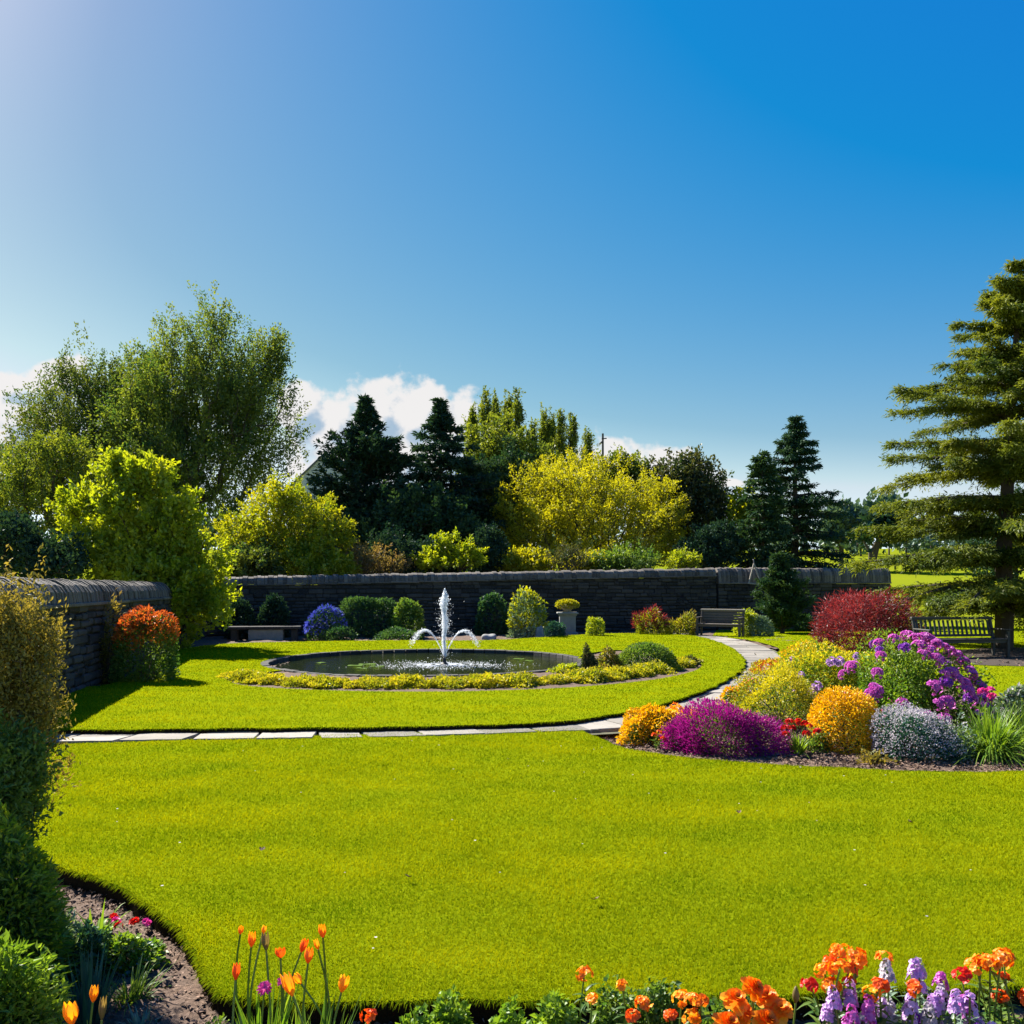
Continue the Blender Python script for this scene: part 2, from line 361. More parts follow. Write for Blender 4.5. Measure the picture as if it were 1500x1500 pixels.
def sheet(name, poly, z, mat, holes=(), skirt=0.0, kind='structure', label=None, cat=None):
    loops = [[Vector((x, y, z)) for x, y in poly]] + [[Vector((x, y, z)) for x, y in h] for h in holes]
    tri = tessellate_polygon(loops); V = np.array([tuple(v) for l in loops for v in l])
    mb = MB(); T = np.array(tri)
    e = V[T]; flip = np.cross(e[:, 1] - e[:, 0], e[:, 2] - e[:, 0])[:, 2] < 0; T[flip] = T[flip][:, ::-1]
    mb.add(V, t=T)
    if skirt:
        for l in loops:
            a = np.array([tuple(v) for v in l]); n = len(a)
            m1 = a - np.array([0, 0, skirt]); i = np.arange(n); j = (i + 1) % n
            mb.add(np.concatenate([a, m1]), np.stack([i, j, j + n, i + n], 1))
    o = mb.build(name, mat); tag(o, label, cat, None, kind); return o

# the ground: one big sheet to the horizon, with the hillside behind the wall as relief
def ground():
    xs = np.concatenate([np.linspace(-900, -60, 15), np.linspace(-55, 55, 56), np.linspace(60, 900, 15)])
    ys = np.concatenate([np.linspace(-60, 34, 12), np.linspace(37, 70, 23), np.linspace(75, 320, 40), np.linspace(350, 1800, 12)])
    X, Y = np.meshgrid(xs, ys); Z = hz(X, np.minimum(Y, 260)) - .16
    V = np.stack([X, Y, Z], -1).reshape(-1, 3); nx, ny = len(xs), len(ys)
    i, j = np.meshgrid(np.arange(nx - 1), np.arange(ny - 1)); a = (j * nx + i).ravel()
    mb = MB(); mb.add(V, np.stack([a, a + 1, a + nx + 1, a + nx], 1)); tag(mb.build('ground', M['meadow'], smooth=True), kind='structure')
ground()

front_px = [(-700, 1092), (0, 1091), (300, 1083), (600, 1074), (780, 1069), (840, 1068), (872, 1079), (905, 1093), (960, 1104), (1030, 1112), (1120, 1119),
            (1250, 1126), (1400, 1131), (1520, 1129), (1900, 1122), (2300, 1118), (2600, 1300), (2000, 1418), (1500, 1442), (1200, 1455), (900, 1460), (780, 1465), (600, 1466), (450, 1466),
            (345, 1462), (312, 1448), (300, 1415), (282, 1385), (245, 1345), (195, 1310), (130, 1282), (60, 1262), (-20, 1245), (-300, 1200), (-800, 1150)]
FRONT = ragged(spline([G(*p) for p in front_px], 9), .012)
island_px = [(-60, 1068), (95, 1069), (300, 1067), (600, 1064), (780, 1059), (860, 1052), (930, 1040), (1000, 1022), (1050, 1003), (1082, 984), (1091, 970), (1080, 955), (1055, 941), (1015, 931),
             (960, 928), (880, 928), (780, 934), (700, 938), (560, 938), (430, 940), (330, 943), (258, 952), (212, 975), (170, 1000), (120, 1007), (80, 1020), (-60, 1040)]
ISLAND = ragged(spline([G(*p, .06) for p in island_px], 9), .02)
right_px = [(1042, 933), (1088, 936), (1130, 945), (1142, 953), (1120, 962), (1150, 968), (1230, 975), (1335, 985), (1420, 1015), (1470, 1040), (1550, 1075), (1750, 1085), (2600, 1050)]
RIGHT = np.concatenate([spline([G(*p) for p in right_px], 8, False), np.array([[34, 30], [34, 37.3], [15.4, 37.3], [14.8, 35.7], [7.9, 34.2]])])
PC = np.array([-1.85, 19.4]); PR = 3.35
ring = lambda r, k=64, c=PC: np.stack([c[0] + r * np.cos(np.arange(k) * 2 * np.pi / k), c[1] + r * np.sin(np.arange(k) * 2 * np.pi / k)], 1)
# crescent bed around the near half of the pond
cres_px = [(328, 992), (352, 1003), (450, 1010), (600, 1013), (740, 1011), (860, 1005), (960, 995), (1015, 983), (1028, 973), (1008, 968), (985, 970), (960, 958), (905, 952), (858, 958), (845, 965)]
cr = spline([G(*p, .06) for p in cres_px], 6, False)
a0 = math.atan2(cr[-1][1] - PC[1], cr[-1][0] - PC[0]); a1 = math.atan2(cr[0][1] - PC[1], cr[0][0] - PC[0])
if a1 < 0: a1 += 2 * math.pi
arc = [(PC[0] + (PR + .16) * math.cos(a), PC[1] + (PR + .16) * math.sin(a)) for a in np.linspace(a0, a1, 40)]   # back rim keeps lawn
HOLE = np.concatenate([cr[:-1], np.array(arc)[:-1]])     # whole basin + bed cut out of the island lawn
sheet('front_lawn', FRONT, 0.0, M['lawn'], skirt=.14)
sheet('island_lawn', ISLAND, .06, M['lawn'], [HOLE[::-1]], skirt=.2)
sheet('right_lawn', RIGHT, -.004, M['lawn'], skirt=.14)

# soil sheets of the beds, bumpy
def soil(name, x0, x1, y0, y1, z, step, amp, poly=None):
    xs = np.arange(x0, x1, step); ys = np.arange(y0, y1, step); X, Y = np.meshgrid(xs, ys); nx, ny = X.shape[1], X.shape[0]
    Z = z + amp * (np.sin(X * 3.1 + np.sin(Y * 2.3)) * .5 + np.sin(Y * 4.7 + X * 1.9) * .4) + rng.normal(size=X.shape) * amp * .45
    V = np.stack([X, Y, Z], -1).reshape(-1, 3); i, j = np.meshgrid(np.arange(nx - 1), np.arange(ny - 1)); a = (j * nx + i).ravel()
    Q = np.stack([a, a + 1, a + nx + 1, a + nx], 1)
    if poly is not None:
        c = V[Q].mean(1)[:, :2]; Q = Q[pip(poly, c)]
    mb = MB(); mb.add(V, Q); return tag(mb.build(name, M['soil'], smooth=True), kind='structure')
soil('near_bed_soil', -4.6, 5.0, .6, 6.2, -.10, .035, .018)
soil('border_soil', 1.0, 12.5, 7.6, 20.4, -.085, .06, .02)
soil('wall_bed_soil', -11, 9.5, 24, 35.2, -.03, .12, .03)
soil('side_bed_soil', -10.5, -4.9, 8.5, 26, -.03, .12, .03)
CRES = np.concatenate([cr, ring(PR + .1)[::-1][0:0]])
soil('pond_bed_soil', -6, 4.5, 13.5, 22.5, .03, .06, .012, HOLE)
for o in (bpy.data.objects['pond_bed_soil'],):       # keep the basin itself open
    me = o.data
    import bmesh
    b = bmesh.new(); b.from_mesh(me)
    bmesh.ops.delete(b, geom=[f for f in b.faces if (f.calc_center_median().xy - Vector(PC)).length < PR + .04], context='FACES')
    b.to_mesh(me); b.free()

# bark chips lying on the near bed
def chips(name, n, fn, size, z):
    P = fn(n); mb = MB(); k = len(P); D = rdir(k); D[:, 2] *= .3
    mb.leaves(np.c_[P, np.full(k, z) + rng.random(k) * .02], D, size * (.5 + rng.random(k)), size * .55 * (.5 + rng.random(k)), rng.random(k), 1.5, .25)
    tag(mb.build(name, M['chip']), kind='stuff')
chips('bark_chips', 26000, lambda n: np.stack([rng.uniform(-3.2, 1.6, n), rng.uniform(2.2, 6.0, n)], 1), .028, -.095)
chips('border_mulch', 22000, lambda n: np.stack([rng.uniform(1.0, 7.5, n), rng.uniform(7.7, 11.5, n)], 1), .04, -.08)

# grass blades, denser near the camera
def grass(name, poly, z, N, holes=(), y0=3.1, y1=38., wid=.74):
    Y = np.exp(rng.uniform(math.log(y0), math.log(y1), N)); X = rng.uniform(-wid, wid, N) * Y
    P = np.stack([X, Y], 1); k = pip(poly, P)
    for h in holes: k &= ~pip(h, P)
    P = P[k]; Y = P[:, 1]; n = len(P)
    pat = .5 + .5 * np.sin(P[:, 0] * 1.7 + 1.3 * np.sin(P[:, 1] * .9)) * np.sin(P[:, 1] * 2.1 + np.sin(P[:, 0] * 2.3))
    h = (.014 + .014 * rng.random(n) + .006 * pat) * np.clip(.8 + Y * .02, .8, 1.25); w = np.clip(.0011 * Y, .0035, .03) * (.6 + .8 * rng.random(n))
    D = np.stack([rng.normal(size=n) * .55 + .1, rng.normal(size=n) * .55, np.ones(n)], 1); D = unit(D)
    th = rng.random(n) * 2 * np.pi; Sd = np.stack([np.cos(th), np.sin(th), np.zeros(n)], 1)
    B = np.c_[P, np.full(n, z - .004)]
    V = np.stack([B - Sd * (w / 2)[:, None], B + Sd * (w / 2)[:, None], B + D * h[:, None]], 1)
    dry = sum(.45 * np.exp(-((P[:, 0] - gx) ** 2 / a + (P[:, 1] - gy) ** 2 / b)) for gx, gy, a, b in [(-.3, 3.95, .05, .01), (-1.1, 7.3, .2, .03), (1.5, 6.5, .3, .02), (2.6, 5.2, .1, .03), (.4, 5.3, .12, .02)])
    pat2 = np.sin(P[:, 1] * 5.3 + np.sin(P[:, 0] * 1.1) * 1.5) * np.sin(P[:, 0] * .8 + P[:, 1] * .35 + 1) + .7 * np.sin(P[:, 0] * 6.1 + P[:, 1] * 3.7) * np.sin(P[:, 1] * 8.3 - P[:, 0] * 2.2)
    t = np.clip(rng.normal(.5, .2, n) + (pat - .5) * .3 + pat2 * .2 + dry + .04, 0, 1)
    mb = MB(); mb.add(V, t=np.arange(n * 3).reshape(-1, 3), tint=np.repeat(t, 3))
    tag(mb.build(name, M['blade']), kind='stuff')
grass('front_grass', FRONT, 0.0, 800000, y1=11.5)
grass('island_grass', ISLAND, .06, 420000, [HOLE], y0=9, y1=31)

def edge_tufts(name, poly, z, ymax, n):     # longer blades hanging over a cut lawn edge
    d = np.linalg.norm(poly - np.roll(poly, -1, 0), axis=1); near = (poly[:, 1] < ymax) & (np.abs(poly[:, 0]) < poly[:, 1] * .75)
    p = d * near / np.maximum(poly[:, 1], 1); i = rng.choice(len(poly), n, p=p / p.sum()); f = rng.random(n)[:, None]
    P = poly[i] * (1 - f) + np.roll(poly, -1, 0)[i] * f; T = unit(np.roll(poly, -1, 0)[i] - poly[i]); O = np.stack([T[:, 1], -T[:, 0]], 1)
    inside = pip(poly, P + O * .03); O[inside] *= -1
    P = P - O * (rng.random(n) * .02)[:, None]
    mb = MB(); D = np.c_[O * .8 + rng.normal(size=(n, 2)) * .5, .5 + rng.random(n) * .7]
    mb.strips(np.c_[P, np.full(n, z - .006)], D, np.c_[-O, np.full(n, .6)], .03 + .03 * rng.random(n), np.clip(.0012 * P[:, 1], .004, .02), .7, 3, np.clip(rng.normal(.4, .25, n), 0, 1), [.8, .7, .05])
    tag(mb.build(name, M['blade']), kind='stuff')
edge_tufts('lawn_edge_grass', FRONT, 0, 12, 14000)
edge_tufts('island_edge_grass', ISLAND, .06, 24, 9000)
# daisies and white specks in the lawn
k = 70; P = np.stack([rng.uniform(-3.5, 6, k), rng.uniform(3.8, 9.5, k)], 1); P = P[pip(FRONT, P)]
mb = MB()
for p in P:
    th = np.arange(7) * 2 * np.pi / 7; r = .005 + .004 * random.random()
    mb.add(np.c_[p[0] + r * np.cos(th), p[1] + r * np.sin(th), np.full(7, .034 + .006 * random.random())], ng=[list(range(7))], tint=random.random())
tag(mb.build('daisies', M['f_white']), kind='stuff')
for i, (px, py) in enumerate([(383, 1246), (1083, 1191), (1335, 1205), (600, 1285), (870, 1318)]):
    x, y = G(px, py, .03); mb = MB(); n = 3
    D = np.stack([np.cos(np.arange(n) * 1.1 + i), np.sin(np.arange(n) * 1.1 + i), np.full(n, .25)], 1)
    mb.strips(np.zeros((n, 3)), D, np.tile([0, 0, 1.], (n, 1)), .03, .02, -.15, 4, rng.random(n), [.15, 1, .8, .1], .2, .2)
    o = mb.build('fallen_leaf', M['leaflitter']); o.location = (x, y, .03)
    tag(o, 'small dry brown leaf lying on the mown front lawn', 'leaf', 'fallen leaves on the lawn')

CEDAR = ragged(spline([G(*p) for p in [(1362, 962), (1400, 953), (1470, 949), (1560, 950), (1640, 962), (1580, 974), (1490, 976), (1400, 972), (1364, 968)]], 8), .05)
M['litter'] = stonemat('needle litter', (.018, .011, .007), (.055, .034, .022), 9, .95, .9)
sheet('cedar_bed_soil', CEDAR, .006, M['litter'])  # dark soil and needles, with the cedar's cast shadow painted into their colour
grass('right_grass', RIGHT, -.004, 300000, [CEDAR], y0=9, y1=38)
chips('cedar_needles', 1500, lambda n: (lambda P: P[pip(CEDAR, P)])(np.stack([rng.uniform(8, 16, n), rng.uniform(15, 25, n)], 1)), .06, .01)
# stone slab path
def path():
    cl_px = [(-60, 1079), (80, 1078), (250, 1076), (450, 1073), (650, 1069), (780, 1064), (860, 1059), (930, 1051), (985, 1038), (1035, 1019), (1080, 1000), (1107, 983), (1116, 969), (1110, 957), (1092, 946), (1062, 937), (1025, 931), (985, 927)]
    hw_px = [.36, .36, .36, .36, .36, .37, .50, .58, .55, .52, .52, .5, .48, .48, .48, .46, .44, .42]
    C = spline([G(x, y, .01) for x, y in cl_px], 12, False); d = np.r_[0, np.linalg.norm(np.diff(C, axis=0), axis=1).cumsum()]
    Hw = np.interp(np.linspace(0, 1, len(C)), np.linspace(0, 1, len(hw_px)), hw_px)
    def at(s):
        c = np.array([np.interp(s, d, C[:, 0]), np.interp(s, d, C[:, 1])]); e = np.array([np.interp(s + .05, d, C[:, 0]), np.interp(s + .05, d, C[:, 1])]); f = np.array([np.interp(s - .05, d, C[:, 0]), np.interp(s - .05, d, C[:, 1])])
        t = unit(e - f); return c, np.array([-t[1], t[0]]), np.interp(s, d, Hw)
    ss = np.arange(0, d[-1], .25); A = np.array([at(s)[0] - at(s)[1] * (at(s)[2] + .12) for s in ss]); B = np.array([at(s)[0] + at(s)[1] * (at(s)[2] + .12) for s in ss])
    mb = MB(); n = len(ss); i = np.arange(n - 1)
    mb.add(np.r_[np.c_[A, np.full(n, -.028)], np.c_[B, np.full(n, -.028)]], np.stack([i, i + 1, i + 1 + n, i + n], 1)); tag(mb.build('path_bed', M['pathbed']), kind='structure')
    mb = MB(); s = .05
    while s < d[-1] - .8:
        L = random.uniform(.42, .9); sk = random.uniform(-.14, .14); parts = [(-1, 1)] if random.random() < .72 else [(-1, random.uniform(-.2, .25)), None]
        if parts[-1] is None: parts[-1] = (parts[0][1], 1)
        for lo, hi in parts:
            P = []; g = .016; m = 5
            for q in range(m + 1):
                u = q / m; c, nn, w = at(s + g + (L - 2 * g) * u + sk * lo); P.append(c + nn * (w * lo + g + random.uniform(-.016, .016)))
            for q in range(m, -1, -1):
                u = q / m; c, nn, w = at(s + g + (L - 2 * g) * u + sk * hi); P.append(c + nn * (w * hi - g + random.uniform(-.016, .016)))
            P = np.array(P); k = len(P); z = .012 + random.uniform(-.006, .006); t = random.random(); cen = P.mean(0); Pi = cen + (P - cen) * .985
            V = np.r_[np.c_[P, np.full(k, -.05)], np.c_[P, np.full(k, z - .008)], np.c_[Pi, np.full(k, z)]]; i = np.arange(k); j = (i + 1) % k
            Q = np.r_[np.stack([i, j, j + k, i + k], 1), np.stack([i + k, j + k, j + 2 * k, i + 2 * k], 1)]
            m2 = m + 1; top = [(2 * k + q, 2 * k + k - 1 - q, 2 * k + k - 2 - q, 2 * k + q + 1) for q in range(m)]
            mb.add(V, np.r_[Q, np.array(top)], tint=t)
        s += L
    tag(mb.build('stone_path', M['slab']), kind='structure')
path()

# ------------------------------------------------------------------ walls
def wall(name, label, A, B, h0, h1, th, seed, cw=(.10, .2), ch=.30, z0=-.1, ledge=True, cmat='coping'):
    global rng
    r = random.Random(seed); A = np.array(A, float); B = np.array(B, float); Ln = np.linalg.norm(B - A); t = (B - A) / Ln; nn = np.array([t[1], -t[0]])
    rot = math.atan2(t[1], t[0]); root = thing(name, label, 'wall', (A[0], A[1], 0)); o = (A[0], A[1], 0)
    mb = MB()                                # rubble courses on both faces, each stone its own block
    z = z0; hmin = min(h0, h1) - ch
    while z < max(h0, h1) - ch:
        hh = r.uniform(.09, .17); u = -r.uniform(0, .3)
        while u < Ln:
            l = r.uniform(.16, .55) * (1.15 if hh > .12 else .85); u2 = min(u + l, Ln); top = h0 + (h1 - h0) * (u / Ln) - ch
            if z + hh <= top + .06 and u2 > max(u, 0) + .05:
                for sgn in (1, -1):
                    dep = r.uniform(.05, .075); c = A + t * ((max(u, 0) + u2) / 2) + nn * sgn * (th / 2 - .03 + dep / 2 + r.uniform(-.012, .014))
                    mb.box((c[0], c[1], z + hh / 2 + r.uniform(-.018, .018)), (u2 - max(u, 0) - r.uniform(.006, .045), dep, hh * r.uniform(.78, 1.12) - .008), rot + r.uniform(-.02, .02), r.random(), .022)
            u = u2
        z += hh
    mb.build('stone_face', M['wall'], root, off=o)
    core = MB()
    P = []
    for q, hq in ((A, h0), (B, h1)):
        for sgn in (1, -1):
            c = q + nn * sgn * (th / 2 - .02)
            P += [(c[0], c[1], z0 - .2), (c[0], c[1], hq - ch - .035)]
    core.add(P, [(0, 1, 5, 4), (6, 7, 3, 2), (1, 3, 7, 5), (0, 2, 3, 1), (4, 5, 7, 6)]); core.build('wall_core', M['mortar'], root, off=o)
    if ledge:
        lb = MB(); u = 0
        while u < Ln - .05:
            l = min(r.uniform(.5, 1.1), Ln - u); top = h0 + (h1 - h0) * ((u + l / 2) / Ln) - ch; c = A + t * (u + l / 2)
            lb.box((c[0], c[1], top - .002), (l - .012, th + .17, .055), rot, r.random(), .01); u += l
        lb.build('ledge_course', M[cmat], root, off=o)
    cb = MB(); u = 0; k = 9
    while u < Ln - .03:
        w = min(r.uniform(*cw), Ln - u); zz = h0 + (h1 - h0) * ((u + w / 2) / Ln) - ch + .028; hh = ch - .028 + r.uniform(-.022, .03); rad = th / 2 + .04 + r.uniform(-.015, .02)
        a = np.linspace(0, np.pi, k); sk = r.uniform(-.02, .02)
        prof = np.stack([np.cos(a) * rad, np.sin(a) ** .8 * hh], 1); V = []
        for e, s_ in ((u + .006, 1), (u + w - .006, 1)):
            c = A + t * e
            V.append(np.c_[c[0] + nn[0] * prof[:, 0] + t[0] * sk * prof[:, 1], c[1] + nn[1] * prof[:, 0] + t[1] * sk * prof[:, 1], zz + prof[:, 1]])
        i = np.arange(k - 1); cb.add(np.concatenate(V), np.stack([i, i + 1, i + 1 + k, i + k], 1)[:, ::-1], ng=[list(range(k)), list(range(k, 2 * k))[::-1]], tint=r.random()); u += w
    cb.build('coping', M[cmat], root, off=o); return root
WB = (7.83, 34.5)
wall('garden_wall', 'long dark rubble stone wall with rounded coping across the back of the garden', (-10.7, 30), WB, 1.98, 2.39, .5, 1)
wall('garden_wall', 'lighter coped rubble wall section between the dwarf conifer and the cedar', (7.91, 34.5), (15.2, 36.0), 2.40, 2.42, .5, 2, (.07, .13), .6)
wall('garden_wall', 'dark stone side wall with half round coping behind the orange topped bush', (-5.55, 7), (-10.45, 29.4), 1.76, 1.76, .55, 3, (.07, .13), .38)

# ------------------------------------------------------------------ trees
def grow(base, targets, seg, up=.35, r0=.2, trunk_h=1.0, forks=1):
    nodes = [np.array(base, float)]; par = [-1]
    k = max(2, int(trunk_h / seg))
    for i in range(k): nodes.append(np.array(base) + np.array([0, 0, trunk_h * (i + 1) / k])); par.append(len(nodes) - 2)
    b = nodes[-1]; dist = np.linalg.norm(targets - b, axis=1); order = np.argsort(dist); tips = np.zeros(len(targets), int)
    NA = np.zeros((len(targets) * 14 + 60, 3)); NA[:len(nodes)] = nodes; n = len(nodes); nd = np.zeros(len(NA)); first = n - 1
    for ti in order:
        T = targets[ti]; C = NA[first:n]; v = T - C; dd = np.linalg.norm(v, axis=1)
        cost = dd + .35 * nd[first:n] - .15 * v[:, 2] + np.where(C[:, 2] > T[2] + .1, .6 * (C[:, 2] - T[2]), 0)
        j = first + int(np.argmin(cost)); p0 = NA[j]; L = np.linalg.norm(T - p0); m = min(12, max(1, int(L / seg + .5))); prev = j
        mid = (p0 + T) / 2 + np.array([0, 0, -up * L * .22]) + rng.normal(size=3) * L * .05
        for q in range(1, m + 1):
            u = q / m; p = (1 - u) ** 2 * p0 + 2 * u * (1 - u) * mid + u * u * T
            NA[n] = p; par.append(prev); nd[n] = nd[prev] + L / m; prev = n; n += 1
        tips[ti] = n - 1
    par = np.array(par); cnt = np.zeros(n)
    for t in tips: cnt[t] += 1
    for i in range(n - 1, 0, -1): cnt[par[i]] += cnt[i]
    rad = r0 * (np.maximum(cnt, .6) / cnt[0]) ** .5
    return NA[:n], par, rad, tips
def shoots(mb, P, D, Ls, m, leafL, leafW, spread, flat=.4, droop=0.0, tint_sd=.22, asym=None):
    n = len(P); Ls = np.broadcast_to(np.asarray(Ls, float), (n,)); D = unit(D)
    t = rng.random((n, m)) ** .8; base = P[:, None] + D[:, None] * (Ls[:, None] * t)[..., None]
    base = base + rng.normal(size=(n, m, 3)) * (spread * (1.1 - .65 * t))[..., None]; base[..., 2] -= droop * Ls[:, None] * t * t
    d = D[:, None] * .7 + rng.normal(size=(n, m, 3)) * .6; st = rng.normal(.5, tint_sd, n)[:, None] + rng.normal(0, .14, (n, m))
    k = n * m; mb.leaves(base.reshape(k, 3), d.reshape(k, 3), leafL * rng.uniform(.65, 1.25, k), leafW * rng.uniform(.7, 1.2, k), st.ravel(), flat)
def tree(name, label, cat, px, Y, blobs, n, leaf, group=None, mat='l_big', bark='bark', r0=.2, trunk_h=1.2, shoot=.8, m=26, spread=.14, up=.35, depth=.85,
         upb=.5, clump=.35, ncl=None, seg=.6, zmin=.5, base=None, long=0.0, twigs=True, edge=.45, flat=.4):
    """blobs: ellipses (px, py, rx, ry) of the crown as seen at distance Y; each becomes an ellipsoid there"""
    bx = PX(px, Y); bz = float(hz(bx, Y)) if base is None else base; bp = np.array([bx, Y, bz])
    E = np.array([(PX(a, Y), Y + rng.uniform(-.2, .2) * c * Y / F, PZ(b, Y), c * Y / F, c * Y / F * depth, d * Y / F) for a, b, c, d in blobs])
    vol = E[:, 3] * E[:, 4] * E[:, 5]; ncl = ncl or max(10, n // 9)
    def sample(k):
        i = rng.choice(len(E), k, p=vol ** .8 / (vol ** .8).sum()); r = rng.random(k) ** edge
        d = unit(rng.normal(size=(k, 3))) * r[:, None]; return E[i, :3] + d * E[i, 3:6], i
    cl, ci = sample(ncl); j = rng.integers(0, ncl, n)
    T = cl[j] + rng.normal(size=(n, 3)) * (E[ci[j], 3:6] * clump)
    free = rng.random(n) < .3; f2, _ = sample(n); T[free] = f2[free]
    ins = np.zeros(n, bool)
    for e in E: ins |= (((T - e[:3]) / (e[3:6] * 1.03)) ** 2).sum(1) < 1
    T = T[ins & (T[:, 2] > bz + zmin)]
    NA, par, rad, tips = grow(bp, T, seg, up, r0, trunk_h)
    root = thing(name, label, cat, tuple(bp), group)
    tb = MB(); i = np.arange(1, len(NA)); rr = rad[i]; rp = np.where(par[i] == 0, rad[i] * 1.25, np.minimum(rad[par[i]], rr * 1.5))
    tb.edges(NA[par[i]], NA[i] + (NA[i] - NA[par[i]]) * .04, rp, rr, 6, .5); tb.build('trunk', M[bark], root, off=bp)
    lb = MB(); cen = E[:, :3].mean(0)
    d0 = unit(NA[tips] - NA[par[tips]]) * .6 + unit(NA[tips] - (cen - np.array([0, 0, 1.5]))) * .5 + np.array([0, 0, upb]) + rng.normal(size=(len(tips), 3)) * .25
    Ls = shoot * rng.uniform(.6, 1.25, len(tips)) * (1 + long * (rng.random(len(tips)) < .15))
    shoots(lb, NA[tips] - unit(d0) * (Ls * .25)[:, None], d0, Ls, m, leaf[0], leaf[1], spread, flat)
    inner = rng.choice(len(NA), min(len(NA), len(tips)), replace=False); inner = inner[rad[inner] < r0 * .3]
    shoots(lb, NA[inner], rdir(len(inner), .4), shoot * .7, max(4, m // 3), leaf[0], leaf[1], spread * 1.4, flat)
    lb.build('crown', M[mat], root, off=bp); return root

def conifer(name, label, px, Y, ytop, prof, nb, mat='l_spruce', group=None, r0=.18, tuft=(.22, .08), nl=12, nt=9, droop=.25, rise=.15, first=.06, base=None, layers=None,
            seed=0, jit=.25, hang=.2, cat='tree', bare=.0, lean=0.0, sub=.42, dense=1.0, tipup=0.0):
    """prof: [(height fraction, half width in photo pixels)]"""
    bx = PX(px, Y); bz = float(hz(bx, Y)) if base is None else base; H = PZ(ytop, Y) - bz; bp = np.array([bx, Y, bz])
    root = thing(name, label, cat, tuple(bp), group)
    pt, pr = zip(*prof); pr = np.array(pr) * Y / F
    tz = np.linspace(0, H * .985, 14); tp = np.stack([lean * (tz / H) ** 2 + .02 * np.sin(tz * 1.7), np.zeros(14), tz], 1)
    tb = MB(); tb.tube(tp, r0 * (1 - tz / H) ** .8 + .012, 8)
    f = first + (1 - first) * np.sort(rng.random(nb)) ** (1.25 if layers == 13 else 1.0)
    if layers: f = np.clip(np.round(f * layers) / layers + rng.normal(0, .12 / layers, nb), first, .995)
    az = np.arange(nb) * 2.39996 + rng.normal(0, .35, nb); L = np.interp(f, pt, pr) * (1 + rng.normal(0, jit, nb)).clip(.45, 1.35) + .05
    z = f * H; org = np.stack([np.interp(z, tz, tp[:, 0]), np.zeros(nb), z], 1); hd = np.stack([np.cos(az), np.sin(az), np.zeros(nb)], 1); sdv = np.stack([-np.sin(az), np.cos(az), np.zeros(nb)], 1)
    rs = rise * (1 - .2 * f) + rng.normal(0, .05, nb) + .5 * np.clip(f - .8, 0, 1); dr = droop * (1.15 - f) + rng.normal(0, .04, nb)
    def pos(i, s): return org[i] + hd[i] * (L[i] * s)[:, None] + np.array([0, 0, 1.]) * (L[i] * (rs[i] * s - dr[i] * s * s + tipup * s ** 4))[:, None]
    A = []; Bq = []; ra = []; rb = []
    for q in range(6):
        i = np.arange(nb); A.append(pos(i, np.full(nb, q / 6))); Bq.append(pos(i, np.full(nb, (q + 1) / 6))); b0 = .018 + .018 * L * r0 / .18; ra.append(b0 * (1 - q / 6.5)); rb.append(b0 * (1 - (q + 1) / 6.5))
    tb.edges(np.concatenate(A), np.concatenate(Bq), np.concatenate(ra), np.concatenate(rb), 4); tb.build('trunk', M['bark'], root)
    # branchlets in a flat spray on each side, hung with needle tufts
    k = np.maximum(3, (nl * dense * (L / max(pr)) ** .7 + 2).astype(int)); bi = np.repeat(np.arange(nb), k); s = rng.uniform(bare, 1.0, len(bi)); side = rng.choice([-1, 1], len(bi))
    st = pos(bi, s); ln = L[bi] * sub * (1.02 - .75 * s) * rng.uniform(.5, 1.15, len(bi)) + tuft[0] * .6
    d = hd[bi] * .75 + sdv[bi] * (side * rng.uniform(.25, 1.1, len(bi)))[:, None]; d[:, 2] += (rs[bi] - 1.3 * dr[bi] * s) + rng.normal(0, .08, len(bi)); d = unit(d)
    # the leader and the very tip of each branch
    st = np.r_[st, pos(np.arange(nb), np.full(nb, .86)), np.stack([np.full(26, tp[-1, 0]), np.zeros(26), np.linspace(H * .87, H * .985, 26)], 1)]
    d = np.r_[d, unit(hd + np.array([0, 0, .05])), rdir(26, 1.6)]; ln = np.r_[ln, L * .22 + tuft[0] * .3, np.linspace(1.6, .7, 26) * tuft[0]]; tn = np.r_[rng.normal(.5, .2, nb)[bi] + rng.normal(0, .1, len(bi)), rng.normal(.5, .2, nb + 26)]
    n = len(st); t = rng.random((n, nt)); P = st[:, None] + d[:, None] * (ln[:, None] * t)[..., None] + rng.normal(size=(n, nt, 3)) * np.array([.05, .05, .035]) * (1 + ln[:, None, None] * .25)
    P[..., 2] -= (hang * ln[:, None] * t * rng.random((n, nt)))
    D = d[:, None] * .9 + rng.normal(size=(n, nt, 3)) * .45; D[..., 2] -= hang * .9 * rng.random((n, nt))
    lb = MB(); kk = n * nt; lb.leaves(P.reshape(kk, 3), D.reshape(kk, 3), tuft[0] * rng.uniform(.6, 1.3, kk), tuft[1] * rng.uniform(.7, 1.3, kk), np.repeat(tn, nt) + rng.normal(0, .1, kk), .6, .25)
    lb.build('crown', M[mat], root); return root

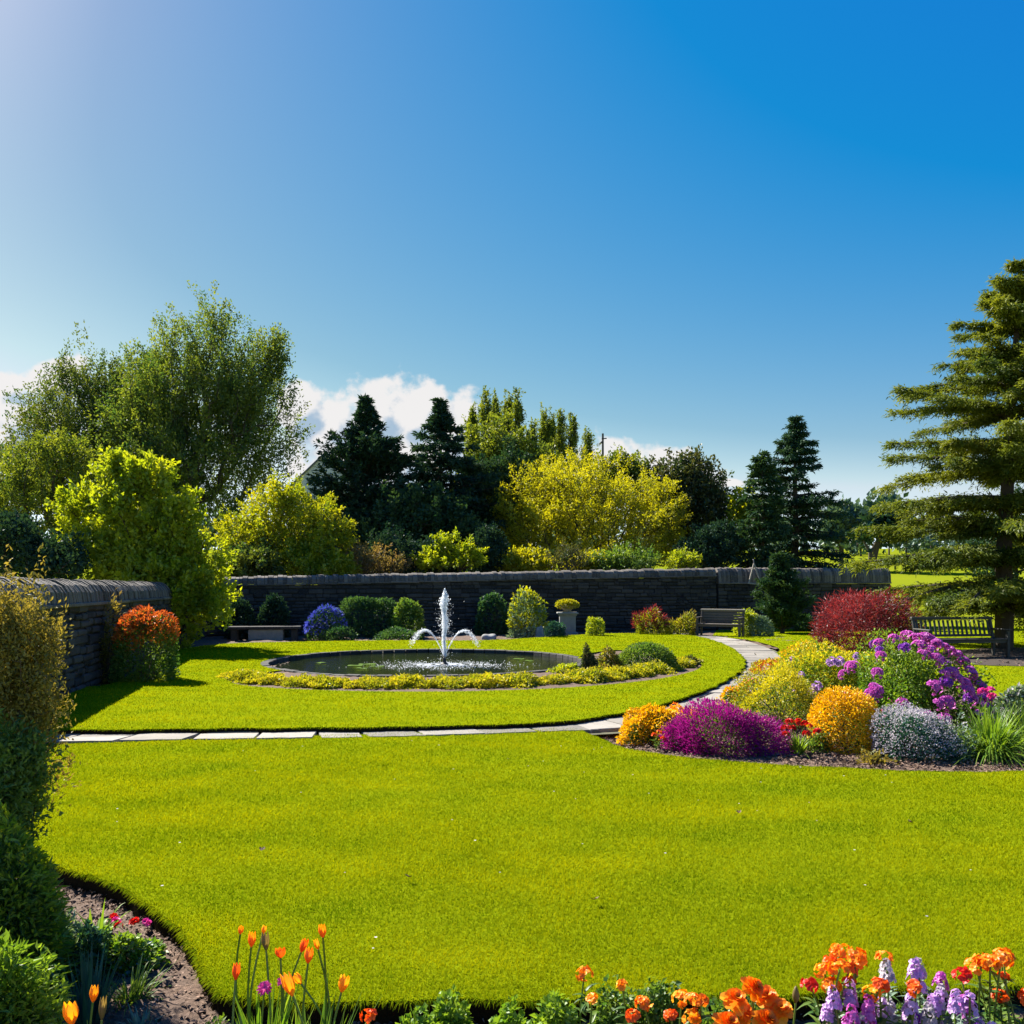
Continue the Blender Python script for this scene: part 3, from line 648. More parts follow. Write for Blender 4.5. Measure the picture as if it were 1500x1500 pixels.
# far woods and hedges beyond the meadow
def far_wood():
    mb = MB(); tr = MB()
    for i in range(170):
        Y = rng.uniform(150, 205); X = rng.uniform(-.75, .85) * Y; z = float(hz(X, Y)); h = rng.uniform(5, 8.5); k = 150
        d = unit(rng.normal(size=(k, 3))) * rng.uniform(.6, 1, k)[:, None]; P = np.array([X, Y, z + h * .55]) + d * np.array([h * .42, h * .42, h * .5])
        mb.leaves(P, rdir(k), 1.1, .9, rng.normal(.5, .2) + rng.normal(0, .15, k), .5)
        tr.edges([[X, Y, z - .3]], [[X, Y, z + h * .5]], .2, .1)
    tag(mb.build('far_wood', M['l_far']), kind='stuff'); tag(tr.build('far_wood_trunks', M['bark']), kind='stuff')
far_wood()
FT = 'trees on the far side of the meadow'
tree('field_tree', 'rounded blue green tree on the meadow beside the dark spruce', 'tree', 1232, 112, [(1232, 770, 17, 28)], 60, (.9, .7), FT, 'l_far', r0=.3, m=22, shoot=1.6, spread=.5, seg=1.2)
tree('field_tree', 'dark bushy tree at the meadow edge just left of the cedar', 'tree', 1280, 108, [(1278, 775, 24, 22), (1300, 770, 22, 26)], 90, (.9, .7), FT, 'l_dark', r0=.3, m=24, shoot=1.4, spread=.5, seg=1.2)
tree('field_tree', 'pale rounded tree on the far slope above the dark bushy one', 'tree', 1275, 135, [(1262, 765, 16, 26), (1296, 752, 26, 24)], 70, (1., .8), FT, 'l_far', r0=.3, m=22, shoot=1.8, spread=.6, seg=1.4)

T = tree
# left side
T('bare_tree', 'pale grey thin leaved tree at the far left edge behind the olive bush', 'tree', 8, 62, [(8, 690, 34, 45)], 150, (.16, .10), None, 'l_pink', 'twig', r0=.22, m=5, shoot=1.2, spread=.25)
T('broadleaf_tree', 'tall dark green fan shaped tree with upright twigs, biggest on the left', 'tree', 272, 47, [(290, 590, 120, 110), (330, 560, 80, 75), (255, 545, 60, 72), (370, 640, 75, 90), (280, 700, 120, 90), (230, 640, 70, 100), (398, 545, 26, 50), (300, 500, 45, 40)],
  900, (.165, .085), 'large trees behind the garden walls', 'l_big', r0=.34, trunk_h=1.6, shoot=1.7, m=84, spread=.2, up=.75, upb=1.4, clump=.22, long=.45, seg=.7)
T('broadleaf_tree', 'broad dark olive tree just left of the tall fan shaped one', 'tree', 150, 50, [(150, 640, 100, 90), (130, 575, 45, 55), (185, 590, 55, 65), (80, 620, 48, 40), (75, 700, 70, 70), (180, 720, 90, 90), (60, 600, 30, 18)],
  700, (.17, .09), 'large trees behind the garden walls', 'l_bigdark', r0=.3, trunk_h=1.5, shoot=1.6, m=70, spread=.2, up=.6, upb=.9, clump=.22, long=.5, seg=.7)
T('broadleaf_tree', 'loose olive green tree at the far left above the dark hedge', 'tree', 50, 40, [(60, 740, 75, 85), (20, 740, 50, 70), (90, 680, 45, 40)], 380, (.15, .09), 'large trees behind the garden walls', 'l_poplar', r0=.2, m=40, shoot=.9, spread=.15)
T('hedge_bush', 'dark green rounded hedge bush behind the far left stretch of wall', 'bush', 20, 22, [(10, 815, 70, 55), (70, 830, 50, 40)], 160, (.12, .08), None, 'l_dark', r0=.08, trunk_h=.4, m=46, shoot=.5, spread=.12, zmin=.1)
T('leafy_shrub', 'big bright yellow green shrub leaning over the corner of the side wall', 'shrub', 262, 23.4, [(195, 775, 95, 75), (160, 720, 32, 45), (205, 715, 42, 40), (110, 760, 35, 38), (262, 770, 42, 58), (225, 850, 95, 70), (215, 890, 55, 55), (198, 865, 42, 50), (120, 810, 48, 38), (310, 815, 26, 30), (250, 900, 70, 55), (270, 875, 65, 60), (180, 690, 22, 28)],
  700, (.13, .085), None, 'l_lime', r0=.12, trunk_h=.5, shoot=.6, m=54, spread=.09, upb=.6, clump=.22, seg=.4, zmin=.05, base=-.03, depth=.65)
T('broadleaf_tree', 'golden green low branching tree behind the wall left of the grey house', 'tree', 420, 34, [(420, 780, 85, 60), (415, 745, 44, 44), (480, 782, 34, 34), (370, 800, 60, 50), (460, 810, 60, 35)], 520, (.125, .08), 'golden trees behind the back wall', 'l_gold', r0=.18, trunk_h=.7, shoot=.7, m=44, spread=.10, clump=.22)
# middle
T('broadleaf_tree', 'dark teal rounded tree low between the two pointed cypresses', 'tree', 590, 40, [(590, 780, 62, 62), (650, 790, 60, 55), (620, 768, 50, 45), (540, 795, 40, 45)], 420, (.19, .12), 'dark trees behind the middle of the wall', 'l_yew', r0=.22, m=48, shoot=.8, spread=.16)
T('broadleaf_tree', 'dark rounded tree in shade behind the bright layered maple', 'tree', 700, 44, [(700, 775, 48, 60), (748, 735, 38, 75), (700, 720, 34, 45)], 330, (.2, .12), 'dark trees behind the middle of the wall', 'l_yew', r0=.22, m=50, shoot=.9, spread=.18)
cyp = [(0, 86), (.3, 84), (.5, 72), (.66, 55), (.8, 32), (.9, 9), (.95, 2), (1, .5)]
conifer('cypress_tree', 'dark pointed cypress beside the grey house gable', 537, 43, 586, cyp, 270, 'l_dark', 'pointed cypresses behind the wall', tuft=(.26, .09), nl=16, nt=12, droop=-.25, rise=.25, hang=-.2, jit=.3)
conifer('cypress_tree', 'dark pointed cypress standing just left of the poplars', 645, 43, 587, [(0, 84), (.3, 82), (.5, 76), (.66, 60), (.8, 36), (.9, 13), (.95, 2), (1, .5)], 170, 'l_dark', 'pointed cypresses behind the wall', tuft=(.26, .09), nl=16, nt=12, droop=.05, rise=.12, hang=.1, jit=.28)
pop = 'poplars on the skyline'
for lab, x, top, w, Yp, b in [('leftmost narrow poplar of the tall clump beside the cypress', 692, 596, 11, 62, 640), ('second narrow poplar from the left in the tall clump', 711, 572, 13, 60, 650), ('middle poplar of the tall clump, its tip among the highest', 727, 570, 12, 63, 650), ('slim poplar right of the middle of the tall clump', 744, 572, 9, 61, 660), ('rightmost poplar of the tall clump', 758, 575, 12, 60, 660),
                      ('short poplar left in the lower skyline row above the golden dome tree', 780, 616, 9, 62, 680), ('tallest poplar of the lower skyline row', 797, 588, 10, 60, 680), ('slim poplar between the two thick ones of the lower row', 808, 604, 8, 63, 680), ('thick poplar of the lower skyline row', 822, 597, 12, 60, 690), ('poplar at the right end of the lower row, tapering', 838, 603, 11, 62, 690), ('small separate dark poplar nearest the pole', 860, 632, 10, 60, 700)]:
    tree('poplar_tree', lab, 'tree', x, Yp, [(x, (top + b) / 2 + 10, w * .72, (b - top) / 2), (x, b + 45, w * 1.1, 60), (x, top + 26, w * .42, 22)], 190, (.17, .09), pop, 'l_poplar', r0=.2, trunk_h=3, m=44, shoot=1.0, spread=.07, upb=4.5, depth=1.0, clump=.3, seg=1.2)
T('broadleaf_tree', 'green spreading tree at the foot of the tall poplar clump', 'tree', 715, 52, [(702, 645, 24, 42), (738, 665, 44, 46), (712, 700, 40, 55), (775, 700, 44, 44)], 300, (.22, .14), None, 'l_poplar', r0=.25, m=42, shoot=1.0, spread=.2)
T('willow_tree', 'wide golden olive dome shaped tree with fanning branches above the wall', 'tree', 862, 43, [(862, 770, 130, 95), (800, 740, 65, 55), (850, 715, 75, 45), (930, 740, 60, 50), (770, 790, 52, 50), (955, 790, 50, 42), (745, 750, 26, 26), (985, 810, 22, 20)],
  820, (.125, .065), 'golden trees behind the back wall', 'l_olive', r0=.22, trunk_h=.6, shoot=.9, m=72, spread=.14, up=.5, upb=.5, clump=.3, seg=.5)
T('broadleaf_tree', 'small mid green tree peeping out behind the golden dome near the pole', 'tree', 905, 46, [(905, 700, 36, 32), (935, 715, 32, 32)], 170, (.18, .12), None, 'l_poplar', r0=.15, m=34, shoot=.9, spread=.16)
T('broadleaf_tree', 'dark round tree with bronze top right of the golden dome tree', 'tree', 1018, 45, [(1015, 760, 62, 80), (985, 700, 38, 34), (1020, 710, 42, 40), (1045, 780, 38, 70), (975, 750, 30, 60)], 480, (.18, .12), None, 'l_brown', r0=.26, m=46, shoot=.9, spread=.17, clump=.2)
T('layered_maple', 'small vivid yellow green layered tree just above the middle of the wall', 'tree', 660, 34.6, [(660, 800, 34, 16), (630, 820, 26, 12), (690, 818, 24, 12), (660, 825, 44, 12)], 170, (.13, .08), None, 'l_lime', r0=.07, trunk_h=1.6, shoot=.4, m=40, spread=.05, upb=.1, flat=1.6)
T('flowering_shrub', 'pinkish green arching shrub above the wall left of the layered maple', 'shrub', 545, 34, [(540, 822, 38, 24), (575, 832, 26, 12), (520, 828, 20, 16)], 150, (.10, .06), None, 'l_pink', 'twig', r0=.06, trunk_h=1.5, shoot=.5, m=28, spread=.09)
T('bronze_shrub', 'brownish shrub above the wall in front of the golden dome tree', 'shrub', 833, 35.2, [(835, 820, 30, 20)], 90, (.09, .05), None, 'l_brown', 'twig', r0=.06, trunk_h=1.5, shoot=.5, m=24, spread=.08)
T('green_shrub', 'dark green shrub above the wall under the right side of the golden dome', 'shrub', 925, 36, [(925, 824, 40, 18), (890, 828, 26, 12)], 150, (.11, .07), None, 'l_mid', r0=.06, trunk_h=1.5, shoot=.45, m=36, spread=.1)
T('yellow_shrub', 'small yellow green shrub above the wall below the bronze topped tree', 'shrub', 1000, 36.6, [(1000, 822, 24, 13)], 80, (.10, .06), None, 'l_lime', r0=.05, trunk_h=1.5, shoot=.4, m=28, spread=.08)
# right
T('broadleaf_tree', 'small yellow green tree tucked behind the slim spruce', 'tree', 1100, 43, [(1100, 770, 30, 45), (1085, 750, 18, 26)], 180, (.15, .1), None, 'l_gold', r0=.12, m=36, shoot=.7, spread=.13)
conifer('spruce_tree', 'big dark spruce with tiered branches right of the slim spruce', 1165, 40.5, 613, [(0, 72), (.25, 70), (.45, 60), (.6, 50), (.75, 36), (.88, 17), (.95, 8), (1, 1)], 190, 'l_spruce', 'spruces behind the wall', r0=.22, tuft=(.2, .065), sub=.30, nl=20, nt=12, droop=.35, rise=.12, hang=.3, tipup=.12, layers=24)
conifer('spruce_tree', 'slim lighter green spruce standing left of the big dark one', 1117, 38, 664, [(0, 44), (.3, 38), (.55, 27), (.7, 18), (.78, 20), (.9, 11), (1, 2)], 150, 'l_yew', 'spruces behind the wall', r0=.12, tuft=(.2, .07), nl=14, nt=10, droop=.35, rise=.1, hang=.3, layers=24)
conifer('cedar_tree', 'large spreading cedar with layered branches at the right edge', 1470, 24, 388, [(0, 140), (.1, 162), (.18, 168), (.36, 150), (.5, 136), (.62, 118), (.74, 95), (.82, 80), (.9, 52), (.96, 22), (1, 4)], 225, 'l_cedar', None, r0=.24, tuft=(.15, .034), lean=.5, nl=54, nt=26, droop=.33, rise=.20, first=.105, base=-.02, layers=13, jit=.28, hang=.5, tipup=.06, sub=.25)
T('boundary_tree', 'dark bushy tree behind the cedar at the right edge', 'tree', 1490, 44, [(1480, 800, 90, 70), (1560, 760, 90, 110)], 300, (.2, .13), None, 'l_yew', r0=.2, m=46, shoot=.9, spread=.18)

for lab, px, Y, bl, mt in [('dark hedge shrub behind the wall under the golden green tree', 370, 32.5, [(370, 835, 52, 34), (330, 845, 34, 26)], 'l_bigdark'), ('green hedge shrub behind the wall left of the pinkish shrub', 465, 33, [(455, 832, 50, 30), (500, 838, 26, 20)], 'l_gold'), ('dark shrub behind the wall below the two cypresses', 600, 35.5, [(580, 815, 46, 40), (630, 822, 36, 30)], 'l_dark'),
                        ('shaded shrub behind the wall right of the layered maple', 718, 36, [(715, 815, 24, 36)], 'l_dark'), ('low golden green shrub behind the wall at the left foot of the golden dome', 765, 36, [(765, 830, 44, 18)], 'l_olive'), ('low olive shrub behind the wall in the middle of the golden dome', 868, 36.3, [(860, 832, 34, 14)], 'l_olive'), ('dark shrub behind the wall under the bronze topped tree', 1050, 38.5, [(1040, 805, 44, 36)], 'l_dark')]:
    T('hedge_shrub', lab, 'shrub', px, Y, bl, 190, (.13, .085), None, mt, r0=.06, trunk_h=.5, shoot=.45, m=44, spread=.12, edge=.7)
# house and pole beyond the trees
def house():
    Y = 82; x = PX(476, Y); z = float(hz(x, Y)); root = thing('house', 'grey rendered house gable peeping out left of the dark cypress', 'house', (x, Y, z)); top = PZ(663, Y) - z; hw = 2.9; ev = top - hw * .95; dp = 9
    mb = MB(); V = [(-hw, 0, -.5), (hw, 0, -.5), (hw, 0, ev), (0, 0, top - .12), (-hw, 0, ev)]; V += [(a, dp, c) for a, b, c in V]
    mb.add(V, ng=[[0, 1, 2, 3, 4], [9, 8, 7, 6, 5], [0, 4, 9, 5], [1, 6, 7, 2], [4, 3, 8, 9], [3, 2, 7, 8]]); mb.build('wall', M['render'], root)
    rf = MB()
    for s in (-1, 1):
        a = np.array([0, -.25, top]); b = np.array([s * (hw + .3), -.25, ev - .285]); o = np.array([0, dp + .5, 0]); u = np.array([0, 0, .16])
        P = [a, b, b + o, a + o]; rf.add(P + [p - u for p in P], [(0, 1, 2, 3), (7, 6, 5, 4), (0, 4, 5, 1), (1, 5, 6, 2), (2, 6, 7, 3)])
    rf.build('roof', M['slate'], root)
    pb = MB(); pb.tube([(-hw + .5, -.09, 0), (-hw + .5, -.09, ev - .1)], .05); pb.build('drainpipe', M['metal'], root)
    wf = MB(); wf.box((0.4, -.03, ev - 1.2), (1.2, .1, 1.3)); w = wf.build('window', M['slate'], root)
house()
def pole():
    Y = 66; x = PX(883, Y); z = float(hz(x, Y)); t = PZ(635, Y) - z; root = thing('utility_pole', 'thin dark utility pole rising over the treetops right of the poplars', 'pole', (x, Y, z))
    a = MB(); a.tube([(0, 0, -.3), (0, 0, t)], [.12, .075]); a.build('pole', M['wooddark'], root)
    b = MB(); b.bar((-.1, -.1, t - .42), (.28, -.1, t - .38), .07, .07); b.build('crossarm', M['wooddark'], root)
    c = MB(); c.bar((-.26, -.1, t - .8), (-.06, -.1, t - .62), .16, .14, bev=.03); c.build('bracket', M['metal'], root)
pole()

# ------------------------------------------------------------------ shrubs
def shrub(name, label, cat, px, py, w, h, layers, z=-.06, depth=.9, pw=2.0, group=None, lump=.10, stems=('twig', 16, .008), Y=None, low=-.12, fmat=None):
    Y = Y or (EY - z) * F / (py - HY); x = PX(px, Y); rx = w / 2 * Y / F; ry = rx * depth; hh = h * Y / F
    root = thing(name, label, cat, (x, Y, z), group)
    K = rng.normal(size=(7, 3)) * 3.2; ph = rng.random(7) * 6.28
    def pts(n, r0, r1, zlo, zhi):
        d = unit(rng.normal(size=(int(n * 3.2) + 40, 3))); d = d[(d[:, 2] > max(low, zlo)) & (d[:, 2] < zhi)][:n]; n = len(d)
        q = d / (np.abs(d) ** pw).sum(1, keepdims=True) ** (1 / pw)
        r = rng.uniform(r0 ** 2, r1 ** 2, n) ** .5 * (1 + lump * np.cos(d @ K.T + ph).sum(1) / 2)
        P = q * r[:, None] * np.array([rx, ry, hh * .94]); P[:, 2] = np.maximum(P[:, 2] + hh * .06, .004)
        return P, unit(d * np.array([1 / rx, 1 / ry, 1 / hh])), n
    if stems:
        P, _, n = pts(stems[1], .5, .85, .05, 1); b = np.c_[rng.normal(size=(n, 2)) * rx * .12, np.full(n, -.05)]; mid = (b + P) / 2 * np.array([.8, .8, 1.1])
        sb = MB(); sb.edges(b, mid, stems[2], stems[2] * .8, 4); sb.edges(mid, P, stems[2] * .8, stems[2] * .4, 4); sb.build('stems', M[stems[0]], root)
    for l in layers:
        part, mat, n, L, Wd, r0, r1, zlo, zhi, rad, flat = l[:11]; kind = l[11] if len(l) > 11 else None
        P, O, n = pts(n, r0, r1, zlo, zhi); D = O * rad + rng.normal(size=(n, 3)) * .6; D[:, 2] += .25
        t = np.clip(.5 + .18 * np.cos(P / max(rx, .01) * 4.3 + ph[:3]).sum(1) / 1.7 + rng.normal(0, .2, n), 0, 1)
        mb = MB(); mb.leaves(P - unit(D) * L * .3, D, L * rng.uniform(.6, 1.3, n), Wd * rng.uniform(.7, 1.3, n), t, flat)
        o = mb.build(part, M[mat], root)
        if kind: o['kind'] = kind
    return root
LF = lambda mat, n, L=.05, W=.03, r0=.72, r1=1.0, zlo=-1, zhi=2, rad=.8, flat=.3: ('foliage', mat, n, L, W, r0, r1, zlo, zhi, rad, flat)
FL = lambda mat, n, L=.03, W=.025, r0=.9, r1=1.04, zlo=0, zhi=2, rad=1.0, flat=.5: ('flowers', mat, n, L, W, r0, r1, zlo, zhi, rad, flat, 'stuff')
H = shrub
# along the back wall
H('columnar_shrub', 'dark narrow upright shrub against the wall right of the stone bench top', 'shrub', 400, 936, 52, 68, [LF('l_dark', 2600, .14, .07)], Y=29.2, z=-.03)
H('columnar_shrub', 'dark rounded shrub against the wall behind the left end of the stone bench', 'shrub', 352, 936, 50, 56, [LF('l_dark', 2400, .14, .07)], Y=29.0, z=-.03)
H('blue_flower_bush', 'low bush covered in blue flowers in the shade of the wall', 'bush', 476, 945, 64, 46, [LF('l_ivy', 2200, .10, .05), FL('f_blue', 900, .10, .07, zlo=.15)], Y=28.2, z=-.03)
H('low_bush', 'small dark green dome in front of the blue flowering bush', 'bush', 497, 945, 46, 24, [LF('l_ivy', 1500, .08, .045)], Y=27.6, z=-.03)
H('clipped_hedge', 'clipped dark green hedge block against the wall left of the fountain', 'hedge', 540, 938, 80, 58, [LF('l_ivy', 5200, .10, .06)], Y=29.6, z=-.03, pw=6, lump=.03, depth=.4)
H('round_bush', 'clipped green ball at the right end of the dark hedge', 'bush', 597, 937, 46, 60, [LF('l_mid', 3000, .10, .06)], Y=29.2, z=-.03, pw=2.6, lump=.05)
H('low_bush', 'low spreading dark plant at the foot of the green ball', 'bush', 585, 942, 72, 18, [LF('l_ivy', 1800, .08, .05)], Y=28.2, z=-.03)
H('wall_climber', 'dim green climber on the wall right of the fountain jet', 'climber', 722, 930, 52, 58, [LF('l_ivy', 1700, .12, .08)], Y=31.1, z=-.03, depth=.3, pw=3)
H('variegated_shrub', 'loose yellow and grey green shrub by the wall left of the pedestal', 'shrub', 772, 928, 54, 54, [LF('l_grey', 1500, .13, .07), ('top_leaves', 'l_gold', 900, .13, .08, .8, 1.08, .25, 2, .9, .4)], Y=29.4, z=-.03, lump=.25)
H('low_bush', 'small dark bush between the rock and the stone pedestal', 'bush', 812, 930, 34, 24, [LF('l_blue', 1200, .09, .05)], Y=30.2, z=-.03)
H('topiary_bush', 'small lumpy clipped golden bush on the lawn right of the pedestal', 'bush', 872, 931, 25, 25, [LF('l_lime', 1600, .06, .04)], Y=29.2, z=.05, pw=2.6, lump=.2)
H('red_tipped_shrub', 'red tipped feathery shrub by the wall between topiary and bench', 'shrub', 952, 927, 54, 36, [LF('l_gold', 1800, .12, .03, rad=1.6), ('tip_foliage', 'l_maple', 900, .14, .03, .9, 1.12, .3, 2, 2., .2)], Y=30.4, z=-.03, lump=.22)
H('golden_shrub', 'golden brown feathery shrub just left of the wall bench', 'shrub', 999, 927, 52, 30, [LF('l_gold', 1900, .12, .03, rad=1.6), ('tip_foliage', 'l_brush', 600, .13, .03, .9, 1.1, .2, 2, 2., .2)], Y=30.5, z=-.03, lump=.22)
H('fern_shrub', 'light green upright shrub between the wall bench and the dwarf conifer', 'shrub', 1094, 928, 34, 40, [LF('l_lime', 1800, .10, .05, rad=1.2)], Y=30.4, z=-.03, pw=3)
H('grey_shrub', 'small pale blue green bush at the foot of the dwarf conifer', 'bush', 1113, 929, 40, 30, [LF('l_grey', 1700, .09, .04)], Y=30.2, z=-.03)
conifer('dwarf_conifer', 'dark bushy dwarf conifer with leaning tip in front of the wall', 1146, 32.0, 815, [(0, 26), (.2, 31), (.45, 26), (.65, 15), (.85, 7), (1, 2)], 150, 'l_yew', None, r0=.08, tuft=(.13, .05), nl=12, nt=12, droop=-.3, rise=.3, hang=-.2, base=-.03, lean=-.12, cat='shrub', first=.03)
H('low_cone_bush', 'small dark green cone shaped bush against the wall left of the red maple', 'bush', 1178, 926, 30, 26, [LF('l_ivy', 1200, .09, .05)], Y=33.2, z=-.03)
# side bed
H('flame_bush', 'clipped bush with orange and red top beside the left wall', 'bush', 212, 1003, 92, 104, [LF('l_mid', 6500, .06, .035), ('red_leaves', 'l_rust', 3600, .07, .035, .84, 1.06, .52, 2, .8, .3)], z=-.03, pw=4.5, lump=.07, depth=.85)
H('spiky_shrub', 'thin brown shrub with spiky shoots left of the orange topped bush', 'shrub', 158, 1002, 58, 92, [('foliage', 'l_brush', 1500, .08, .035, .45, 1.1, -1, 2, 1.4, .2), ('tip_foliage', 'l_pink', 500, .09, .03, .85, 1.25, .1, 2, 2.2, .2)], z=-.03, lump=.28, stems=('twig', 40, .009))
# pond planting
edge = []
for i, (px, py) in enumerate([(345, 996), (362, 1000), (380, 1003), (400, 1004), (424, 1006), (447, 1007), (470, 1008), (494, 1008), (520, 1009), (545, 1009), (572, 1009), (600, 1009), (628, 1009), (655, 1009), (682, 1008), (708, 1008), (735, 1007), (760, 1007), (786, 1005), (812, 1004), (838, 1002), (862, 1000), (886, 998), (910, 995), (934, 992), (956, 988), (978, 984), (998, 979), (1012, 974)]):
    Yp = (EY - .04) * F / (py - HY) + .38
    if i < 4:
        o = H('edging_plant', 'x', 'plant', px, py, [60, 66, 58, 54][i], [13, 17, 10, 15][i], [LF('l_edge', 1000, .045, .03), LF('l_lime', 900, .05, .03, .4, .8)], z=.03, Y=Yp, group='edging plants round the front of the pond', stems=None, lump=.18); edge.append(o)
        o.name = 'edging_plant'
    else:
        o = copy_tree(edge[i % 4], (PX(px, Yp), Yp, .03), rng.uniform(0, 6.28), rng.uniform(.8, 1.25))
    o['label'] = 'low yellow green plant in the row edging the front of the pond'
H('dome_bush', 'clipped dark green dome bush at the right end of the pond', 'bush', 948, 985, 92, 40, [LF('l_mid', 6000, .05, .03)], z=.03, lump=.03, Y=17.6)
H('dark_conifer_bush', 'small dark pointed shrub standing by the right rim of the pond', 'shrub', 863, 990, 26, 44, [LF('l_brown', 1400, .06, .03)], z=.03, Y=16.9, pw=1.2, lump=.2)
H('leafy_plant', 'loose olive green plant between pointed shrub and dome bush', 'plant', 893, 990, 46, 28, [LF('l_brush', 1300, .06, .035), ('top_leaves', 'l_lime', 500, .05, .03, .7, 1.05, -1, 2, .8, .3)], z=.03, Y=17.3, lump=.2)
H('leafy_plant', 'low lime green plant leaning over the right pond rim', 'plant', 828, 992, 44, 14, [LF('l_lime', 900, .05, .03)], z=.03, Y=16.9, lump=.2)
H('bronze_tuft', 'small bronze leaved tuft at the far right end of the pond planting', 'plant', 1012, 980, 20, 16, [LF('l_brown', 500, .05, .025)], z=.03, Y=18.2, lump=.2)

# big border on the right
H('weeping_maple', 'dome shaped dark red weeping maple on the right lawn', 'shrub', 1269, 957, 148, 86, [('foliage', 'l_maple', 13000, .12, .022, .62, 1.0, -1, 2, .5, .1), ('shoots', 'l_maple', 1100, .16, .02, .95, 1.08, .2, 2, 1.8, .1)], z=-.02, lump=.05, depth=.85, pw=2.4)
H('gold_mound', 'gold flowering mound at the back left corner of the border', 'plant', 1195, 992, 110, 50, [LF('l_heath', 3800, .05, .03), FL('f_gold', 2200, .04, .03, zlo=.0)], z=-.05, Y=16.6, lump=.15)
H('gold_mound', 'low orange brown trailing plant at the edge of the curved path', 'plant', 1132, 988, 62, 24, [LF('l_rust', 1200, .05, .03), ('top_leaves', 'l_heath', 900, .05, .03, .8, 1.05, 0, 2, .8, .4)], z=-.05, Y=16.9, lump=.2)
H('yellow_shrub', 'broad yellow green shrub at the top of the border below the red maple', 'shrub', 1290, 1000, 150, 52, [LF('l_heath', 5200, .05, .03), ('low_leaves', 'l_mid', 2400, .06, .035, .6, .95, -1, 2, .7, .3)], z=-.05, Y=14.2, lump=.16)
H('leafy_shrub', 'bushy green shrub with pale pink flowers in the middle of the border', 'shrub', 1226, 1050, 178, 106, [LF('l_bright', 7000, .045, .028), ('top_leaves', 'l_heath', 5200, .045, .03, .85, 1.05, .25, 2, .8, .3)], z=-.06, Y=12.2, lump=.16)
purple = H('purple_flower_shrub', 'large rounded shrub covered in violet flowers in the border', 'shrub', 1330, 1086, 196, 122, [LF('l_bright', 9000, .045, .026), ('low_leaves', 'l_mid', 3500, .055, .035, .5, .85, -1, 2, .7, .3)], z=-.07, Y=10.7, lump=.17, pw=2.3)
H('lime_heath', 'dense lime yellow heath bush left of the violet flowered shrub', 'bush', 1140, 1068, 128, 84, [LF('l_heath', 8500, .035, .016, rad=1.4), LF('l_mid', 2500, .04, .02, .5, .85)], z=-.07, Y=11.2, lump=.2)
H('orange_mound', 'orange yellow marigold mound at the tip of the border', 'plant', 955, 1084, 84, 52, [LF('l_mid', 3000, .035, .022, .5, .9), FL('f_gold', 4200, .034, .028, .9, 1.06, -.1)], z=-.08, Y=10.0, lump=.2)
H('orange_mound', 'smaller orange marigold clump right of the mound at the border tip', 'plant', 1003, 1072, 62, 38, [LF('l_mid', 1500, .035, .022, .5, .9), FL('f_gold', 1800, .034, .028, .9, 1.06, -.1), FL('f_orange', 350, .034, .028, .95, 1.1, .2)], z=-.08, Y=10.3, lump=.16)
H('heather_clump', 'large magenta heather clump along the front edge of the border', 'plant', 1068, 1112, 150, 68, [LF('l_mid', 3000, .04, .014, .4, .85, rad=1.4), FL('f_magenta', 9500, .045, .012, .72, 1.10, -.1, rad=1.7, flat=0)], z=-.08, Y=9.35, lump=.15, depth=.7)
H('heather_clump', 'small magenta heather tuft left of the large heather clump', 'plant', 1000, 1106, 62, 42, [LF('l_brown', 900, .04, .014, .4, .85, rad=1.4), FL('f_magenta', 2400, .045, .012, .72, 1.12, -.1, rad=1.7, flat=0)], z=-.08, Y=9.5, lump=.2)
H('lime_plant', 'lime green leafy plant between the path and the magenta heather', 'plant', 1052, 1056, 56, 30, [LF('l_bright', 1700, .04, .025)], z=-.07, Y=11.1, lump=.18)
H('red_leaf_plant', 'pink and red leaved plant beside the path above the orange flowers', 'plant', 1092, 1022, 40, 36, [LF('l_pink', 700, .05, .03), FL('f_pink', 220, .06, .045, zlo=.2), FL('f_red', 160, .06, .045, zlo=.1)], z=-.06, Y=12.9, lump=.2)
H('orange_flower_plant', 'yellow and orange flowering plant left of the lime heath bush', 'plant', 1080, 1046, 42, 40, [LF('l_mid', 800, .04, .025), FL('f_gold', 900, .04, .03, zlo=-.1), FL('f_orange', 200, .04, .03, zlo=.1)], z=-.06, Y=12.0, lump=.2)
H('gold_ball', 'clipped round gold bush at the front of the border', 'bush', 1238, 1106, 98, 80, [LF('l_mid', 3000, .03, .018, .5, .9), ('gold_leaves', 'f_gold', 7000, .032, .022, .88, 1.05, -.12, 2, .9, .3)], z=-.08, Y=9.5, lump=.07, pw=2.5)
H('silver_bush', 'silvery white flowering mound between the gold ball and the tall grass', 'bush', 1335, 1120, 112, 68, [LF('l_blue', 4500, .035, .02, .5, .95), ('flowers', 'f_white', 4200, .022, .014, .88, 1.08, .05, 2, 1.1, .4, 'stuff')], z=-.08, Y=9.1, lump=.13, pw=2.3)
H('silver_plant', 'pale silver leaved plant at the right edge behind the tall grass', 'plant', 1488, 1048, 44, 44, [LF('l_grey', 700, .08, .05), FL('f_white', 160, .06, .04)], z=-.06, Y=11.6, lump=.2)
